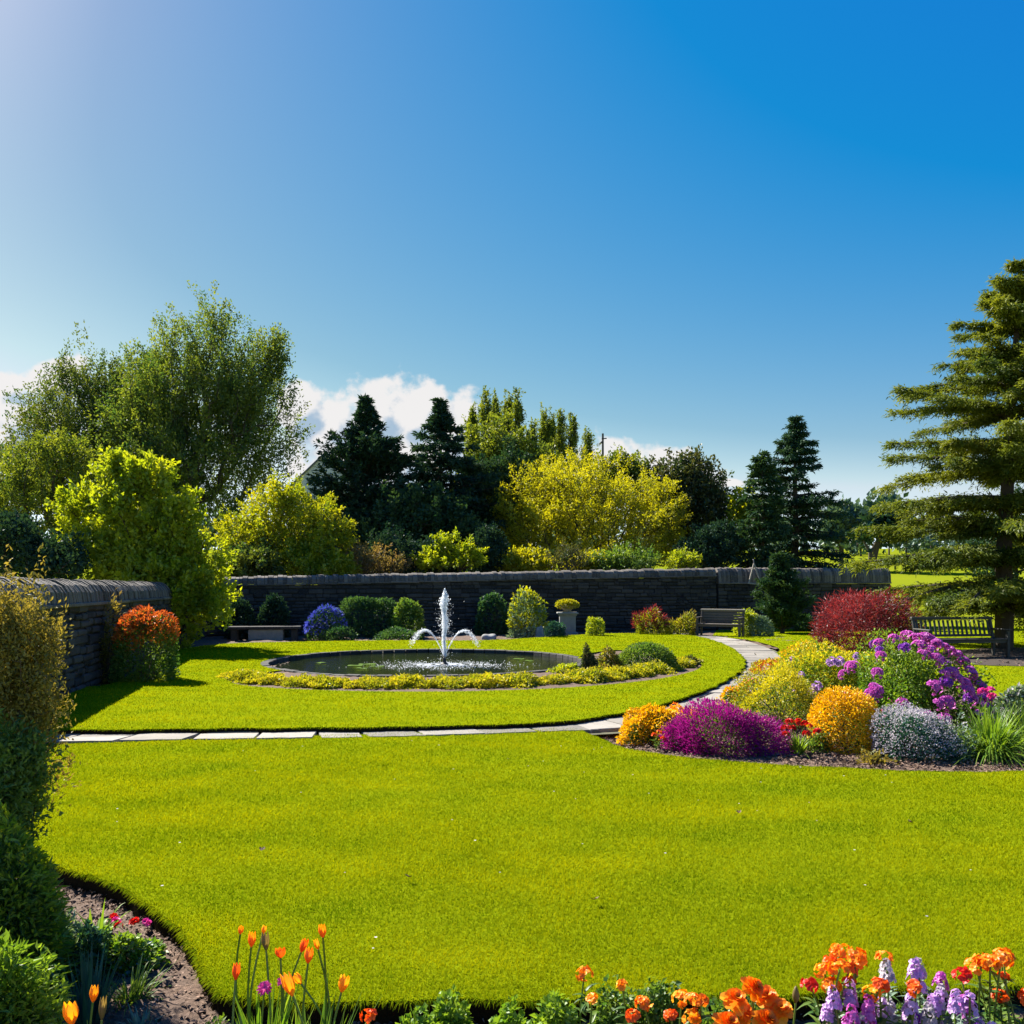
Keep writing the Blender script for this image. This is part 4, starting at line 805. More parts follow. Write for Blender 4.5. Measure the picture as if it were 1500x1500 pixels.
for lab, px, py, w, h, mt, ft in [('small green filler plant between the orange mound and the magenta heather', 1018, 1090, 44, 26, 'l_mid', 'f_orange'), ('leafy plant with tiny yellow flowers between the heather and the lime heath', 1100, 1082, 60, 34, 'l_bright', 'f_gold'), ('green filler plant between the red flowers and the gold ball', 1196, 1100, 40, 30, 'l_mid', None),
                               ('loose green plant behind the gold ball under the violet flowered shrub', 1292, 1088, 60, 46, 'l_bright', 'f_pink'), ('sprawling green plant between silver mound and tall grass', 1396, 1110, 52, 44, 'l_grey', 'f_white'), ('green leafy plant with lilac flowers at the right foot of the violet shrub', 1400, 1082, 60, 50, 'l_mid', 'f_violet'), ('low sprawling plant on the mulch in front of the gold ball', 1282, 1118, 40, 16, 'l_brush', None), ('yellow flowering filler between lime heath and green shrub', 1176, 1040, 60, 44, 'l_heath', 'f_gold')]:
    H('filler_plant', lab, 'plant', px, py, w, h, [LF(mt, int(w * h * .5), .045, .022, .3, 1.08, rad=1.0)] + ([FL(ft, int(w * 2.2), .03, .024)] if ft else []), z=-.08, lump=.32)
# bloom clusters, each its own part on the shrub
def cluster(name, mat, n, r, petal, parent, seed_t=.5, k=5, ctr=None):
    mb = MB(); d = rdir(n, .8); P = d * r * np.array([1, 1, .8]); c = P
    for q in range(k):
        th = q * 2 * np.pi / k + rng.random(n) * .5; ref = rdir(n); U = unit(np.cross(d, ref)); V2 = np.cross(d, U)
        D = U * np.cos(th)[:, None] + V2 * np.sin(th)[:, None] + d * .45
        mb.leaves(P, D, petal, petal * .85, np.clip(seed_t + rng.normal(0, .2, n), 0, 1), 0, .3, N=d + rng.normal(size=(n, 3)) * .1)
    return mb.build(name, M[mat], parent)
def put(proto, root, pts, dirs, s0=.8, s1=1.25, first=True):
    for i, (p, d) in enumerate(zip(pts, dirs)):
        o = proto if (first and i == 0) else proto.copy()
        if not (first and i == 0): COL.objects.link(o); o.parent = root
        o.location = p; q = Vector(d).to_track_quat('Z', 'Y'); o.rotation_euler = (q @ Vector((0, 0, 1)).rotation_difference(Vector((0, 0, 1)))).to_euler(); sc = rng.uniform(s0, s1); o.scale = (sc,) * 3
def dome_pts(w, h, Y, n, fx, zlo=.1, r=1.12):
    rx = w / 2 * Y / F; hh = h * Y / F; d = unit(rng.normal(size=(n * 8, 3))); d = d[(d[:, 2] > zlo) & (d[:, 1] < .35)]; d = d[fx(d)][:n]
    return d * np.array([rx, rx * .9, hh]) * r, unit(d * np.array([1 / rx, 1 / rx, 1 / hh]))
p, d = dome_pts(196, 122, 10.7, 74, lambda d: (d[:, 1] < .2) & ((d[:, 0] > -.1) | (rng.random(len(d)) < .3))); put(cluster('flower', 'f_violet', 22, .064, .038, purple), purple, p, d)
p, d = dome_pts(196, 122, 10.7, 24, lambda d: d[:, 0] > -.6, .05); put(cluster('flower', 'f_purple', 14, .042, .038, purple), purple, p, d)
ls = [o for o in bpy.data.objects if o.get('label', '').startswith('bushy green shrub with pale pink')][0]
p, d = dome_pts(165, 110, 12.2, 16, lambda d: d[:, 1] < .1); put(cluster('flower', 'f_mauve', 11, .036, .04, ls), ls, p, d)
hc = [o for o in bpy.data.objects if o.get('label', '').startswith('large magenta heather')][0]

# strap leaved plants and tall grass
def straps(name, label, cat, loc, n, L, Wd, mat, spread=.5, bend=.5, br=.06, rows=6, group=None, sd=.25, build=True):
    root = thing(name, label, cat, loc, group); mb = MB(); th = rng.random(n) * 6.283; tl = np.abs(rng.normal(0, spread, n))
    D = np.stack([np.cos(th) * np.sin(tl), np.sin(th) * np.sin(tl), np.cos(tl)], 1); P = np.stack([np.cos(th) * br * rng.random(n), np.sin(th) * br * rng.random(n), np.full(n, -.02)], 1)
    N = np.stack([-np.cos(th), -np.sin(th), np.full(n, .5)], 1)
    mb.strips(P, D, N, L * rng.uniform(.6, 1.15, n), Wd * rng.uniform(.7, 1.2, n), bend * rng.uniform(.4, 1.5, n), rows, rng.normal(.5, sd, n), None, 0, .25); mb.build('leaves', M[mat], root, smooth=True); return root
def gpt(px, py, z): x, y = G(px, py, z); return (x, y, z)
tg = straps('tall_grass', 'large arching ornamental grass clump at the right end of the border', 'grass', (PX(1452, 9.0), 9.0, -.08), 900, .92, .013, 'l_bright', .55, .75, .14, 8)
mb = MB(); n = 160; th = rng.random(n) * 6.28; D = np.stack([np.cos(th) * .7, np.sin(th) * .7, np.full(n, .7)], 1); mb.strips(np.zeros((n, 3)), D, np.stack([-np.cos(th), -np.sin(th), np.full(n, .5)], 1), .42 * rng.uniform(.6, 1.1, n), .012, 1.0, 7, rng.random(n)); mb.build('dry_leaves', M['l_brush'], tg)
straps('tall_grass', 'second green grass clump at the right frame edge behind the arching one', 'grass', (PX(1500, 9.7), 9.7, -.08), 420, .85, .014, 'l_mid', .5, .7, .14, 8)

def stalk(mb, a, b, r0, r1, bow=.06, k=6, tint=.5):
    a = np.array(a, float); b = np.array(b, float); t = np.linspace(0, 1, 8)[:, None]; off = np.array([rng.normal() * bow, rng.normal() * bow, 0]) * np.linalg.norm(b - a)
    P = a + (b - a) * t + off * np.sin(t * np.pi); mb.tube(P, np.linspace(r0, r1, 8), k, tint); return unit(P[-1] - P[-2])
def blossom(mb, c, nrm, r, k=5, cup=.4, tint=.5, wid=.8, rows=4, sd=.12, prof=(.35, .95, 1, .45)):
    nrm = unit(np.asarray(nrm, float)); U = unit(np.cross(nrm, rdir(1)[0])); V2 = np.cross(nrm, U); th = np.arange(k) * 2 * np.pi / k + rng.random() + rng.normal(0, .12, k)
    D = U * np.cos(th)[:, None] + V2 * np.sin(th)[:, None] + nrm * cup; n = k
    mb.strips(np.tile(c, (n, 1)) + D * r * .06, D, np.tile(nrm, (n, 1)) - D * .2, r * rng.uniform(.85, 1.1, n), r * wid, 0.05, rows, np.clip(tint + rng.normal(0, sd, n), 0, 1), list(prof), -.18, .12)
rp = thing('red_flower_plant', 'plant with red flower heads and long strap leaves beside the gold ball', 'plant', (PX(1168, 9.2), 9.2, -.08)); lx = straps('t', 'x', 'x', (0, 0, 0), 60, .34, .022, 'l_bright', .5, .35, .05)
ch = lx.children[0]; ch.parent = rp; bpy.data.objects.remove(lx)
sb = MB()
for px, py in [(1147, 1066), (1156, 1058), (1166, 1056), (1176, 1060), (1187, 1066), (1195, 1071), (1160, 1068), (1180, 1074), (1150, 1076)]:
    h = np.array([PX(px, 9.2) - PX(1168, 9.2), rng.uniform(-.1, .1), PZ(py, 9.2) + .08]); stalk(sb, (0, 0, 0), h, .006, .004)
    o = cluster('flower_head', 'f_red', 9, .03, .034, rp); o.location = h
sb.build('stems', M['stem'], rp)
def single_heads(name, label, cat, base, Y, heads, mat, r, petal, n, stem=.004, z=-.08, leafn=40, leafL=.12):
    bx = PX(base, Y); root = thing(name, label, cat, (bx, Y, z)); sb = MB(); tops = []
    for px, py in heads:
        h = np.array([PX(px, Y) - bx, rng.uniform(-.06, .06), PZ(py, Y) - z]); stalk(sb, (rng.normal() * .02, rng.normal() * .02, -.02), h, stem, stem * .7); o = cluster('flower_head', mat, n, r, petal, root); o.location = h; tops.append(h)
    sb.build('stems', M['stem'], root); mb = MB(); t = rng.random(leafn); b = np.array(tops)[rng.integers(0, len(tops), leafn)] * (t * .75)[:, None]
    mb.leaves(b, rdir(leafn, .3), leafL * rng.uniform(.6, 1.2, leafn), leafL * .35, rng.random(leafn), .4); mb.build('leaves', M['l_mid'], root); return root
single_heads('pink_flower', 'pink flower heads standing above the tall grass at the right', 'flower', 1447, 9.6, [(1440, 1014), (1449, 1012), (1456, 1022)], 'f_pink', .035, .04, 10)
single_heads('orange_flower', 'small orange flowers on the soil left of the magenta heather', 'flower', 962, 9.4, [(958, 1077), (966, 1074), (970, 1082)], 'f_tanger', .022, .026, 8, leafn=30, leafL=.06)
single_heads('magenta_flower', 'bright pink flower heads on top of the gold ball bush', 'flower', 1248, 9.95, [(1236, 1022), (1246, 1019), (1254, 1023), (1262, 1021)], 'f_pink', .03, .034, 9)

# ------------------------------------------------------------------ pond and fountain
def pond():
    root = thing('pond', 'round garden pond with dark stone rim in the raised lawn', 'pond', (PC[0], PC[1], 0))
    mb = MB(); k = 72; 
    for i in range(k):     # rim of separate stones
        a0 = i * 2 * np.pi / k + .004; a1 = (i + 1) * 2 * np.pi / k - .004; r0, r1 = PR, PR + .17; z1 = .060 + rng.normal() * .004; V = []
        for a in (a0, a1):
            for r, z in ((r0, -.45), (r0, z1 - .01), (r0 + .012, z1), (r1 - .012, z1), (r1, z1 - .012), (r1, -.2)): V.append((r * math.cos(a), r * math.sin(a), z))
        q = [(j, j + 1, j + 7, j + 6) for j in range(5)]; mb.add(V, q, ng=[[0, 1, 2, 3, 4, 5][::-1], [6, 7, 8, 9, 10, 11]], tint=rng.random())
    mb.build('rim', M['wall'], root)
    fl = MB(); fl.add(np.c_[ring(PR + .05, 64, (0, 0)), np.full(64, -.42)], ng=[list(range(64))]); fl.build('basin_floor', M['mortar'], root)
    m, nt, out = newmat('pond water'); tc = ND(nt, 'ShaderNodeTexCoord')
    n1 = ND(nt, 'ShaderNodeTexNoise', i_Vector=tc.outputs['Object'], i_Scale=5.0, i_Detail=4.0); n2 = ND(nt, 'ShaderNodeTexNoise', i_Vector=tc.outputs['Object'], i_Scale=22.0, i_Detail=3.0)
    bp = ND(nt, 'ShaderNodeBump', i_Strength=.22, i_Distance=.05, i_Height=MA(nt, 'ADD', n1.outputs[0], MA(nt, 'MULTIPLY', n2.outputs[0], .35)))
    p = ND(nt, 'ShaderNodeBsdfPrincipled', i_0=(.012, .018, .006, 1), i_Roughness=.06, i_IOR=1.33, i_Normal=bp.outputs[0]); nt.links.new(p.outputs[0], out.inputs[0])
    nr, na = 120, 140; r = np.linspace(.001, PR + .005, nr); a = np.arange(na) * 2 * np.pi / na; Rr, A = np.meshgrid(r, a, indexing='ij'); X = Rr * np.cos(A); Y = Rr * np.sin(A); fx = np.hypot(X - FO[0], Y - FO[1])
    Z = -.03 + .012 * np.exp(-fx / .7) * np.sin(fx * 30 + .8 * np.sin(A * 5)) + .004 * np.sin(X * 9 + Y * 4) * np.exp(-fx / 2)
    i, j = np.meshgrid(np.arange(nr - 1), np.arange(na), indexing='ij'); b = i * na + j; c = i * na + (j + 1) % na
    wb = MB(); wb.add(np.stack([X, Y, Z], -1).reshape(-1, 3), np.stack([b, b + na, c + na, c], -1).reshape(-1, 4)); wb.build('water', m, root, smooth=True)
FO = np.array([PX(651, 19.2) - PC[0], 19.2 - PC[1]])
pond()
def watermat():
    m, nt, out = newmat('falling water')
    p = ND(nt, 'ShaderNodeBsdfPrincipled', i_0=(.9, .93, .95, 1), i_Roughness=.15, i_IOR=1.33)
    t = ND(nt, 'ShaderNodeBsdfTranslucent', i_Color=(.95, .97, 1, 1)); x = ND(nt, 'ShaderNodeMixShader', i_0=.5, i_1=p.outputs[0], i_2=t.outputs[0])
    tr = ND(nt, 'ShaderNodeBsdfTransparent'); y = ND(nt, 'ShaderNodeMixShader', i_0=.3, i_1=x.outputs[0], i_2=tr.outputs[0]); nt.links.new(y.outputs[0], out.inputs[0]); return m
M['water'] = watermat()
def drops(mb, P, r, D=None, st=1.6):
    n = len(P); r = np.broadcast_to(r, (n,))[:, None]; D = rdir(n) if D is None else unit(D + rng.normal(size=(n, 3)) * .25); U = unit(np.cross(D, rdir(n))); V2 = np.cross(D, U)
    V = np.stack([P + D * r * st, P + U * r, P + V2 * r, P - U * r, P - V2 * r, P - D * r * st], 1)
    t = np.array([(0, 1, 2), (0, 2, 3), (0, 3, 4), (0, 4, 1), (5, 2, 1), (5, 3, 2), (5, 4, 3), (5, 1, 4)]); mb.add(V, t=(t[None] + (np.arange(n) * 6)[:, None, None]).reshape(-1, 3))
def fountain():
    root = thing('fountain', 'fountain with one tall white jet and two side arcs in the pond', 'fountain', (PC[0] + FO[0], PC[1] + FO[1], -.03)); 
    nb = MB(); nb.lathe([(.09, -.3), (.08, .02), (.045, .05), (.03, .16), (.028, .20)], 16); nb.build('nozzle', M['wooddark'], root)
    n = 5200; t = rng.random(n) ** 1.2; z = .18 + t * 1.46; wd = (.012 + .032 * t * (1.12 - t ** 5)) + .014 * np.sin(t * 17) * t
    P = np.stack([rng.normal(size=n) * wd + .012 * np.sin(z * 9), rng.normal(size=n) * wd, z], 1); jb = MB(); drops(jb, P, .0035 + .008 * rng.random(n) ** 2 * (.6 + t), np.tile([0, 0, 1.], (n, 1)), 1.8)
    k = 450; z2 = rng.random(k) * 1.3 + .1; P2 = np.stack([rng.normal(size=k) * .10, rng.normal(size=k) * .10, z2], 1); drops(jb, P2, .003 + .004 * rng.random(k)); o = jb.build('water_jet', M['water'], root); o['kind'] = 'stuff'
    for sx, sy in ((-1, .1), (1, -.1)):
        n = 1000; u = rng.random(n) ** .9 * 1.72; ax, az = .43, .74
        base = np.stack([sx * ax * u, sy * u, .15 + (az - .15) * (2 * u - u * u)], 1); sp = .006 + .024 * np.clip(u - .5, 0, 2); P = base + rng.normal(size=(n, 3)) * sp[:, None]; P[:, 2] = np.maximum(P[:, 2], .02)
        ab = MB(); D = np.stack([np.full(n, sx * ax), np.full(n, sy), (az - .15) * (2 - 2 * u)], 1); drops(ab, P, .003 + .006 * rng.random(n) ** 2, D, 1.8); o = ab.build('water_arc', M['water'], root); o['kind'] = 'stuff'
    n = 3000; a = rng.random(n) * 6.28; r = np.abs(rng.normal(0, .55, n)) + .04; P = np.stack([r * np.cos(a) * 1.35, r * np.sin(a), .0 + .006 * rng.random(n) ** 2], 1); k = np.hypot(P[:, 0] + FO[0], P[:, 1] + FO[1]) < PR - .05; P = P[k]
    sb = MB(); drops(sb, P, .003 + .008 * rng.random(len(P)) ** 2, np.tile([1., 0, 0], (len(P), 1)), 1.5); o = sb.build('splash', M['water'], root); o['kind'] = 'stuff'
fountain()
pads = None
for px, py, s in [(520, 978, .16), (538, 976, .19), (553, 979, .14), (530, 982, .13), (760, 968, .13), (775, 971, .11), (470, 974, .12)]:
    x, y = G(px, py, -.06)
    if pads is None:
        mb = MB(); th = np.linspace(.25, 6.03, 20); V = np.r_[[[0, 0, 0.0]], np.c_[np.cos(th), np.sin(th), .02 + .03 * np.sin(th * 3)]]; mb.add(V, t=[(0, i, i + 1) for i in range(1, 20)]); pads = mb.build('lily_pad', M['l_mid']); o = pads
    else: o = pads.copy(); COL.objects.link(o)
    o.location = (x, y, -.014); o.scale = (s, s, .2); o.rotation_euler = (0, 0, rng.random() * 6); tag(o, 'round green lily pad floating on the pond water', 'lily pad', 'lily pads on the pond')

# ------------------------------------------------------------------ benches, pedestal, stones
def bench(name, label, loc, rz, Wd, mat, slats='v', cap=None):
    root = thing(name, label, 'bench', loc, None, rz); m = M[mat]; w2 = Wd / 2
    for x in (-w2 + .04, w2 - .04):
        b = MB(); b.box((x, -.27, .31), (.065, .065, .64), bev=.008); b.build('front_leg', m, root)
        b = MB(); b.bar((x, .22, 0), (x, .24, .45), .065, .065, bev=.008); b.bar((x, .24, .44), (x, .36, .92), .065, .06, bev=.008); b.build('rear_leg', m, root)
        b = MB(); b.bar((x, -.34, .65), (x, .29, .655), .08, .035, bev=.008); b.build('armrest', m, root)
        b = MB(); b.bar((x, -.25, .38), (x, .22, .37), .03, .08); b.build('side_rail', m, root)
    b = MB()
    for i in range(6): b.box((0, -.28 + i * .09, .435 - abs(i - 2.6) * .002), (Wd - .0, .075, .025), bev=.005, tint=rng.random())
    b.box((0, -.265, .385), (Wd - .1, .03, .075)); b.build('seat', m, root)
    b = MB()
    if slats == 'v':
        n = 17
        for i in range(n):
            x = -w2 + .12 + (Wd - .24) * i / (n - 1); b.bar((x, .265, .52), (x, .345, .86), .05, .018, tint=rng.random())
        b.bar((-w2 + .07, .26, .50), (w2 - .07, .26, .50), .03, .06, bev=.006)
    else:
        for i in range(5): y = .255 + i * .024; z = .50 + i * .088; b.bar((-w2 + .05, y, z), (w2 - .05, y, z), .02, .076, tint=rng.random(), bev=.005)
    b.build('backrest', m, root)
    b = MB(); b.bar((-w2 - .01, .36, .905), (w2 + .01, .36, .905), .085 if not cap else .12, .07 if not cap else .05, bev=.01); b.build('top_rail', M[cap or mat], root); return root
bench('garden_bench', 'weathered wooden bench with a pale top rail beside the curved path by the wall', (PX(1055, 30), 30.0, -.03), R(-28), 1.5, 'wood', 'h', 'woodpale')
bench('garden_bench', 'dark slatted wooden bench under the cedar at the right', (PX(1408, 20.9), 20.9, .0), R(9), 2.1, 'wooddark', 'v')
def stone_bench():
    Y = 28; x = PX(388, Y); root = thing('stone_bench', 'low stone slab seat on a pale block in the shade of the wall', 'bench', (x, Y, -.05), None, R(8))
    b = MB(); b.box((0, 0, .42), (2.2, .55, .09), bev=.015); b.build('slab', M['wall'], root)
    b = MB(); b.box((.05, -.02, .18), (1.05, .4, .38), bev=.02); b.build('block', M['stone'], root)
    for s in (-1, 1):
        b = MB(); b.box((s * .92, 0, .18), (.18, .42, .385), bev=.015); b.build('support', M['wall'], root)
stone_bench()
def pedestal():
    Y = 31.2; x = PX(831, Y); z = -.05; k = Y / F; root = thing('stone_pedestal', 'square grey stone pedestal carrying a planter by the wall', 'pedestal', (x, Y, z))
    b = MB(); b.box((0, 0, .05), (.72, .72, .14), bev=.02); b.build('plinth', M['stone'], root)
    b = MB(); b.box((0, 0, .41), (.56, .56, .60), bev=.015); b.build('shaft', M['stone'], root)
    b = MB(); b.box((0, 0, .735), (.64, .64, .06), bev=.012); b.box((0, 0, .79), (.74, .74, .06), bev=.018); b.build('cap', M['stone'], root)
    u = thing('planter', 'shallow warm stone bowl with yellow green foliage on the pedestal', 'planter', (x, Y, z + .82))
    b = MB(); b.lathe([(.16, 0), (.17, .03), (.12, .06), (.20, .12), (.30, .19), (.33, .22), (.31, .23), (.26, .19), (.02, .17)], 28); b.build('bowl', M['stonewarm'], u, smooth=True)
    n = 1500; d = rdir(n, .35); P = np.array([0, 0, .26]) + d * np.array([.40, .36, .17]) * (rng.random(n) ** .4)[:, None]; P[:, 2] = np.maximum(P[:, 2], .18); mb = MB(); mb.leaves(P, d + rng.normal(size=(n, 3)) * .5, .08, .05, rng.normal(.5, .22, n), .6); mb.build('foliage', M['l_edge'], u)
pedestal()
def rock(label, px, py, w, h, z, Y, mat='stone', seed=1):
    r = np.random.default_rng(seed); mb = MB(); nu, nv = 22, 14; u = np.linspace(0, 2 * np.pi, nu, endpoint=False); v = np.linspace(-.35, np.pi / 2, nv); V = []; K = r.normal(size=(8, 3)) * 2.2; ph = r.random(8) * 6
    for b in v:
        for a in u:
            d = np.array([math.cos(b) * math.cos(a), math.cos(b) * math.sin(a), math.sin(b)]); q = d / (np.abs(d) ** 3).sum() ** (1 / 3) * (1 + .09 * np.cos(K @ d + ph).sum() / 2); V.append(q * np.array([w / 2 * Y / F, w / 2 * Y / F * .8, h * Y / F]))
    Q = [(i * nu + j, i * nu + (j + 1) % nu, (i + 1) * nu + (j + 1) % nu, (i + 1) * nu + j) for i in range(nv - 1) for j in range(nu)]; mb.add(V, Q)
    o = mb.build('rock', M[mat], smooth=True); o.location = (PX(px, Y), Y, z); tag(o, label, 'rock')
rock('upright pale rock at the lawn edge left of the pedestal', 791, 933, 14, 20, -.05, 29.0, 'stone', 3)
rock('low flat grey rock near the wall right of the fountain', 716, 938, 22, 8, -.03, 28.6, 'stone', 5)
def hanger():
    x, y = 9.35, 34.42; root = thing('wooden_hanger', 'weathered A shaped wooden frame hanging on the wall above the path bench', 'hanger', (x, y, 1.7)); k = 34.6 / F
    for s, dx in ((-1, -8 * k), (1, 9 * k)):
        b = MB(); b.bar((0, -.12, .86), (dx, -.16, .08 + (.06 if s > 0 else 0)), .055, .05, bev=.012); b.build('leg', M['woodpale'], root)
    b = MB(); b.bar((-9.5 * k, -.20, .10), (8 * k, -.20, .05), .045, .05, bev=.01); b.build('crossbar', M['woodpale'], root)
    b = MB(); b.tube([(0, -.12, .82), (.01, -.05, 1.0), (.02, .08, 1.02)], .02); b.build('hook', M['metal'], root)
hanger()

# ------------------------------------------------------------------ foreground left
T('olive_shrub', 'tall brown olive shrub with twiggy upright shoots at the left edge', 'shrub', 8, 4.25, [(0, 1000, 70, 120), (30, 930, 45, 70), (20, 1100, 62, 130), (-40, 980, 70, 120), (50, 1040, 40, 90), (60, 960, 28, 60)],
  520, (.026, .011), None, 'l_brush', 'twig', r0=.022, trunk_h=.2, shoot=.19, m=40, spread=.024, up=.5, upb=1.3, clump=.36, long=1.3, seg=.1, zmin=.05, base=-.1, flat=.1)
T('dark_shrub', 'dark green leafy bush at the foot of the tall olive shrub', 'shrub', -10, 4.05, [(0, 1190, 62, 70), (20, 1150, 48, 70)], 200, (.032, .014), None, 'l_mid', 'twig', r0=.02, trunk_h=.15, shoot=.14, m=44, spread=.03, up=.3, zmin=.02, base=-.1, seg=.12)
hb = H('leafy_bush', 'mid green leafy bush filling the bottom left corner', 'bush', 2, 1500, 190, 235, [('foliage', 'l_bright', 4500, .048, .013, .6, 1.07, -1, 2, 1.1, .2), ('mid_leaves', 'l_mid', 6500, .048, .014, .5, 1.05, -1, 2, 1.1, .2), ('low_leaves', 'l_ivy', 6000, .055, .009, .3, .9, -1, 2, .8, .2), ('tip_foliage', 'l_lime', 500, .03, .014, .98, 1.08, .25, 2, 1.2, .3)], z=-.1, Y=3.75, lump=.14, stems=('stem', 60, .004))
H('leafy_bush', 'brighter green leafy bush in front of the larger one at the corner', 'bush', 10, 1560, 150, 190, [('foliage', 'l_bright', 4500, .045, .014, .5, 1.05, -1, 2, 1.0, .2), ('low_leaves', 'l_mid', 2500, .045, .014, .3, .9, -1, 2, .8, .2)], z=-.1, Y=3.1, lump=.16, stems=('stem', 40, .004))
straps('strap_plant', 'bright green strap leaved plant at the lawn edge beside the leafy bush', 'plant', (PX(140, 4.35), 4.35, -.09), 46, .34, .026, 'l_bright', .75, .7, .05)
straps('iris_plant', 'fan of dark blue green iris leaves above the amber tulips', 'plant', (PX(130, 3.55), 3.55, -.1), 44, .36, .022, 'l_blue', .28, .12, .06)
straps('grass_tuft', 'green grassy tuft beside the bare soil', 'plant', (PX(190, 3.75), 3.75, -.1), 90, .26, .011, 'l_mid', .55, .5, .06)
straps('grass_tuft', 'small grey green grassy tuft in front of the iris leaves', 'plant', (PX(205, 3.5), 3.5, -.1), 50, .16, .009, 'l_grey', .6, .5, .05)
g = H('geranium', 'pale green leafy plant with red flowers beside the bare soil', 'plant', 182, 1428, 86, 52, [LF('l_bright', 1100, .03, .026, rad=.7, flat=.8), LF('l_grey', 500, .028, .022, .5, 1.0, flat=.8)], z=-.1, Y=4.05, lump=.2)
for px, py in [(170, 1350), (177, 1354), (198, 1349), (202, 1347), (216, 1350), (163, 1347)]:
    o = cluster('flower', 'f_pink' if px in (170, 216) else 'f_red', 6, .012, .018, g); o.location = (PX(px, 4.05) - g.location.x, rng.uniform(-.05, .03), PZ(py, 4.05) + .1)
H('low_plant', 'low silvery leafed plant between strap plant and leafy bush', 'plant', 95, 1400, 60, 50, [LF('l_grey', 900, .03, .018)], z=-.1, Y=4.2, lump=.25)
H('low_plant', 'dark leafy plant behind the red flowered one', 'plant', 125, 1420, 70, 70, [LF('l_ivy', 1200, .035, .02), LF('l_blue', 500, .035, .02)], z=-.1, Y=3.95, lump=.25)
for lab, px, Yp, w, h in [('low bright green ground cover beside the soil at the bottom edge', 300, 3.2, 90, 70), ('pale small leaved ground cover patch left of the tulips', 262, 3.05, 70, 60)]:
    H('ground_cover', lab, 'plant', px, 0, w, h, [LF('l_bright', 1500, .018, .014, flat=.8)], z=-.1, Y=Yp, lump=.2, stems=None)

# ------------------------------------------------------------------ foreground flowers
def tulip(label, px, py, wpx, hpx, Y, bx, mat='f_tulip', op=.0, leaf=True, group='tulips in the near bed'):
    z = -.1; X0 = PX(bx, Y); root = thing('tulip', label, 'flower', (X0, Y, z), group)
    head = np.array([PX(px, Y) - X0, 0, PZ(py + hpx / 2, Y) - z]); sb = MB(); d = stalk(sb, (0, 0, -.03), head, .0045, .0035, .10); sb.build('stem', M['stem'], root)
    h = hpx * Y / F; w = wpx * Y / F; mb = MB(); rows = 7
    U = unit(np.cross(d, [0.2, 1, 0.1])); V2 = np.cross(d, U)
    for q in range(6):
        th0 = q * np.pi / 3 + (.1 if q % 2 else 0); inner = .93 if q % 2 else 1.0; V = []; cols = 5; tip = rng.uniform(.94, 1.06)
        for i in range(rows):
            t = i / (rows - 1); r = w / 2 * inner * (math.sin(min(1, t * 1.5 + .12) * math.pi / 2) * (1 - (.35 - op) * max(0, t - .45) ** 1.5 * 2)); span = (.62 * math.sin(math.pi * (.12 + .80 * t)) ** .8 + .02) if i < rows - 1 else .03
            for c in range(cols):
                a = th0 + (c / (cols - 1) - .5) * 2 * span; rr = r * (1 - .06 * abs(c - 2)) ; V.append(head + (U * math.cos(a) + V2 * math.sin(a)) * rr + d * (h * t * tip))
        Q = [(i * cols + c, i * cols + c + 1, (i + 1) * cols + c + 1, (i + 1) * cols + c) for i in range(rows - 1) for c in range(cols - 1)]; tt = np.repeat(np.linspace(.15, .95, rows), cols) + rng.normal(0, .08); mb.add(V, Q, tint=np.clip(tt, 0, 1))
    mb.build('flower', M[mat], root, smooth=True)
    if leaf:
        lb = MB(); n = 3; th = rng.random(n) * 6.28; D = np.stack([np.cos(th) * .28, np.sin(th) * .28, np.ones(n)], 1)
        lb.strips(np.zeros((n, 3)), D, np.stack([-np.cos(th), -np.sin(th), np.full(n, .3)], 1), np.linalg.norm(head) * rng.uniform(.6, .92, n), .028, .15, 7, rng.random(n), None, 0, .3); lb.build('leaf', M['l_bright'], root, smooth=True)
tl = [('small orange tulip bud, leftmost and highest of the tulip clump', 352, 1361, 9, 14, 3.1, 385, 'f_tulip'), ('orange tulip with yellow tip at the upper left of the clump', 368, 1375, 13, 24, 3.0, 388, 'f_tulip'),
      ('red tulip edged yellow at the far left of the clump, low', 345, 1424, 13, 24, 2.95, 372, 'f_tanger'), ('wide open red orange tulip in the middle of the clump', 411, 1396, 17, 14, 3.0, 402, 'f_tanger'),
      ('closed red tulip above the large orange one', 441, 1385, 12, 20, 3.05, 436, 'f_tanger'), ('orange red tulip right of the closed red tulip', 451, 1400, 15, 22, 3.0, 446, 'f_tulip'),
      ('tall orange tulip at the top right of the clump', 473, 1362, 13, 22, 3.0, 466, 'f_tulip'), ('large amber tulip at the front of the clump', 429, 1441, 20, 36, 2.85, 430, 'f_amber'),
      ('amber tulip with pointed petals at the right end of the clump', 500, 1441, 17, 25, 2.95, 482, 'f_amber'), ('small amber tulip behind the large amber one', 441, 1432, 14, 18, 3.1, 441, 'f_amber'),
      ('pale faded tulip standing on a brown stem in the clump', 390, 1380, 13, 26, 3.05, 396, 'l_pink'), ('small yellow tulip bud between faded and left orange tulips', 385, 1362, 8, 12, 3.1, 392, 'f_amber'),
      ('slim amber tulip low beside the tall orange one', 466, 1383, 9, 16, 3.05, 462, 'f_amber'),
      ('single amber tulip in front of the iris leaves', 136, 1456, 14, 24, 3.1, 133, 'f_amber'), ('amber tulip cut by the bottom edge at the left', 106, 1484, 24, 34, 2.9, 110, 'f_amber'), ('pale withered tulip at the bottom edge beside the amber ones', 149, 1478, 12, 34, 2.95, 146, 'l_pink')]
for lab, px, py, w, h, Y, bx, m in tl: tulip(lab, px, py, w, h, Y, bx, m, .28 if 'open' in lab else (.14 if 'pointed' in lab else rng.uniform(-.05, .12)))
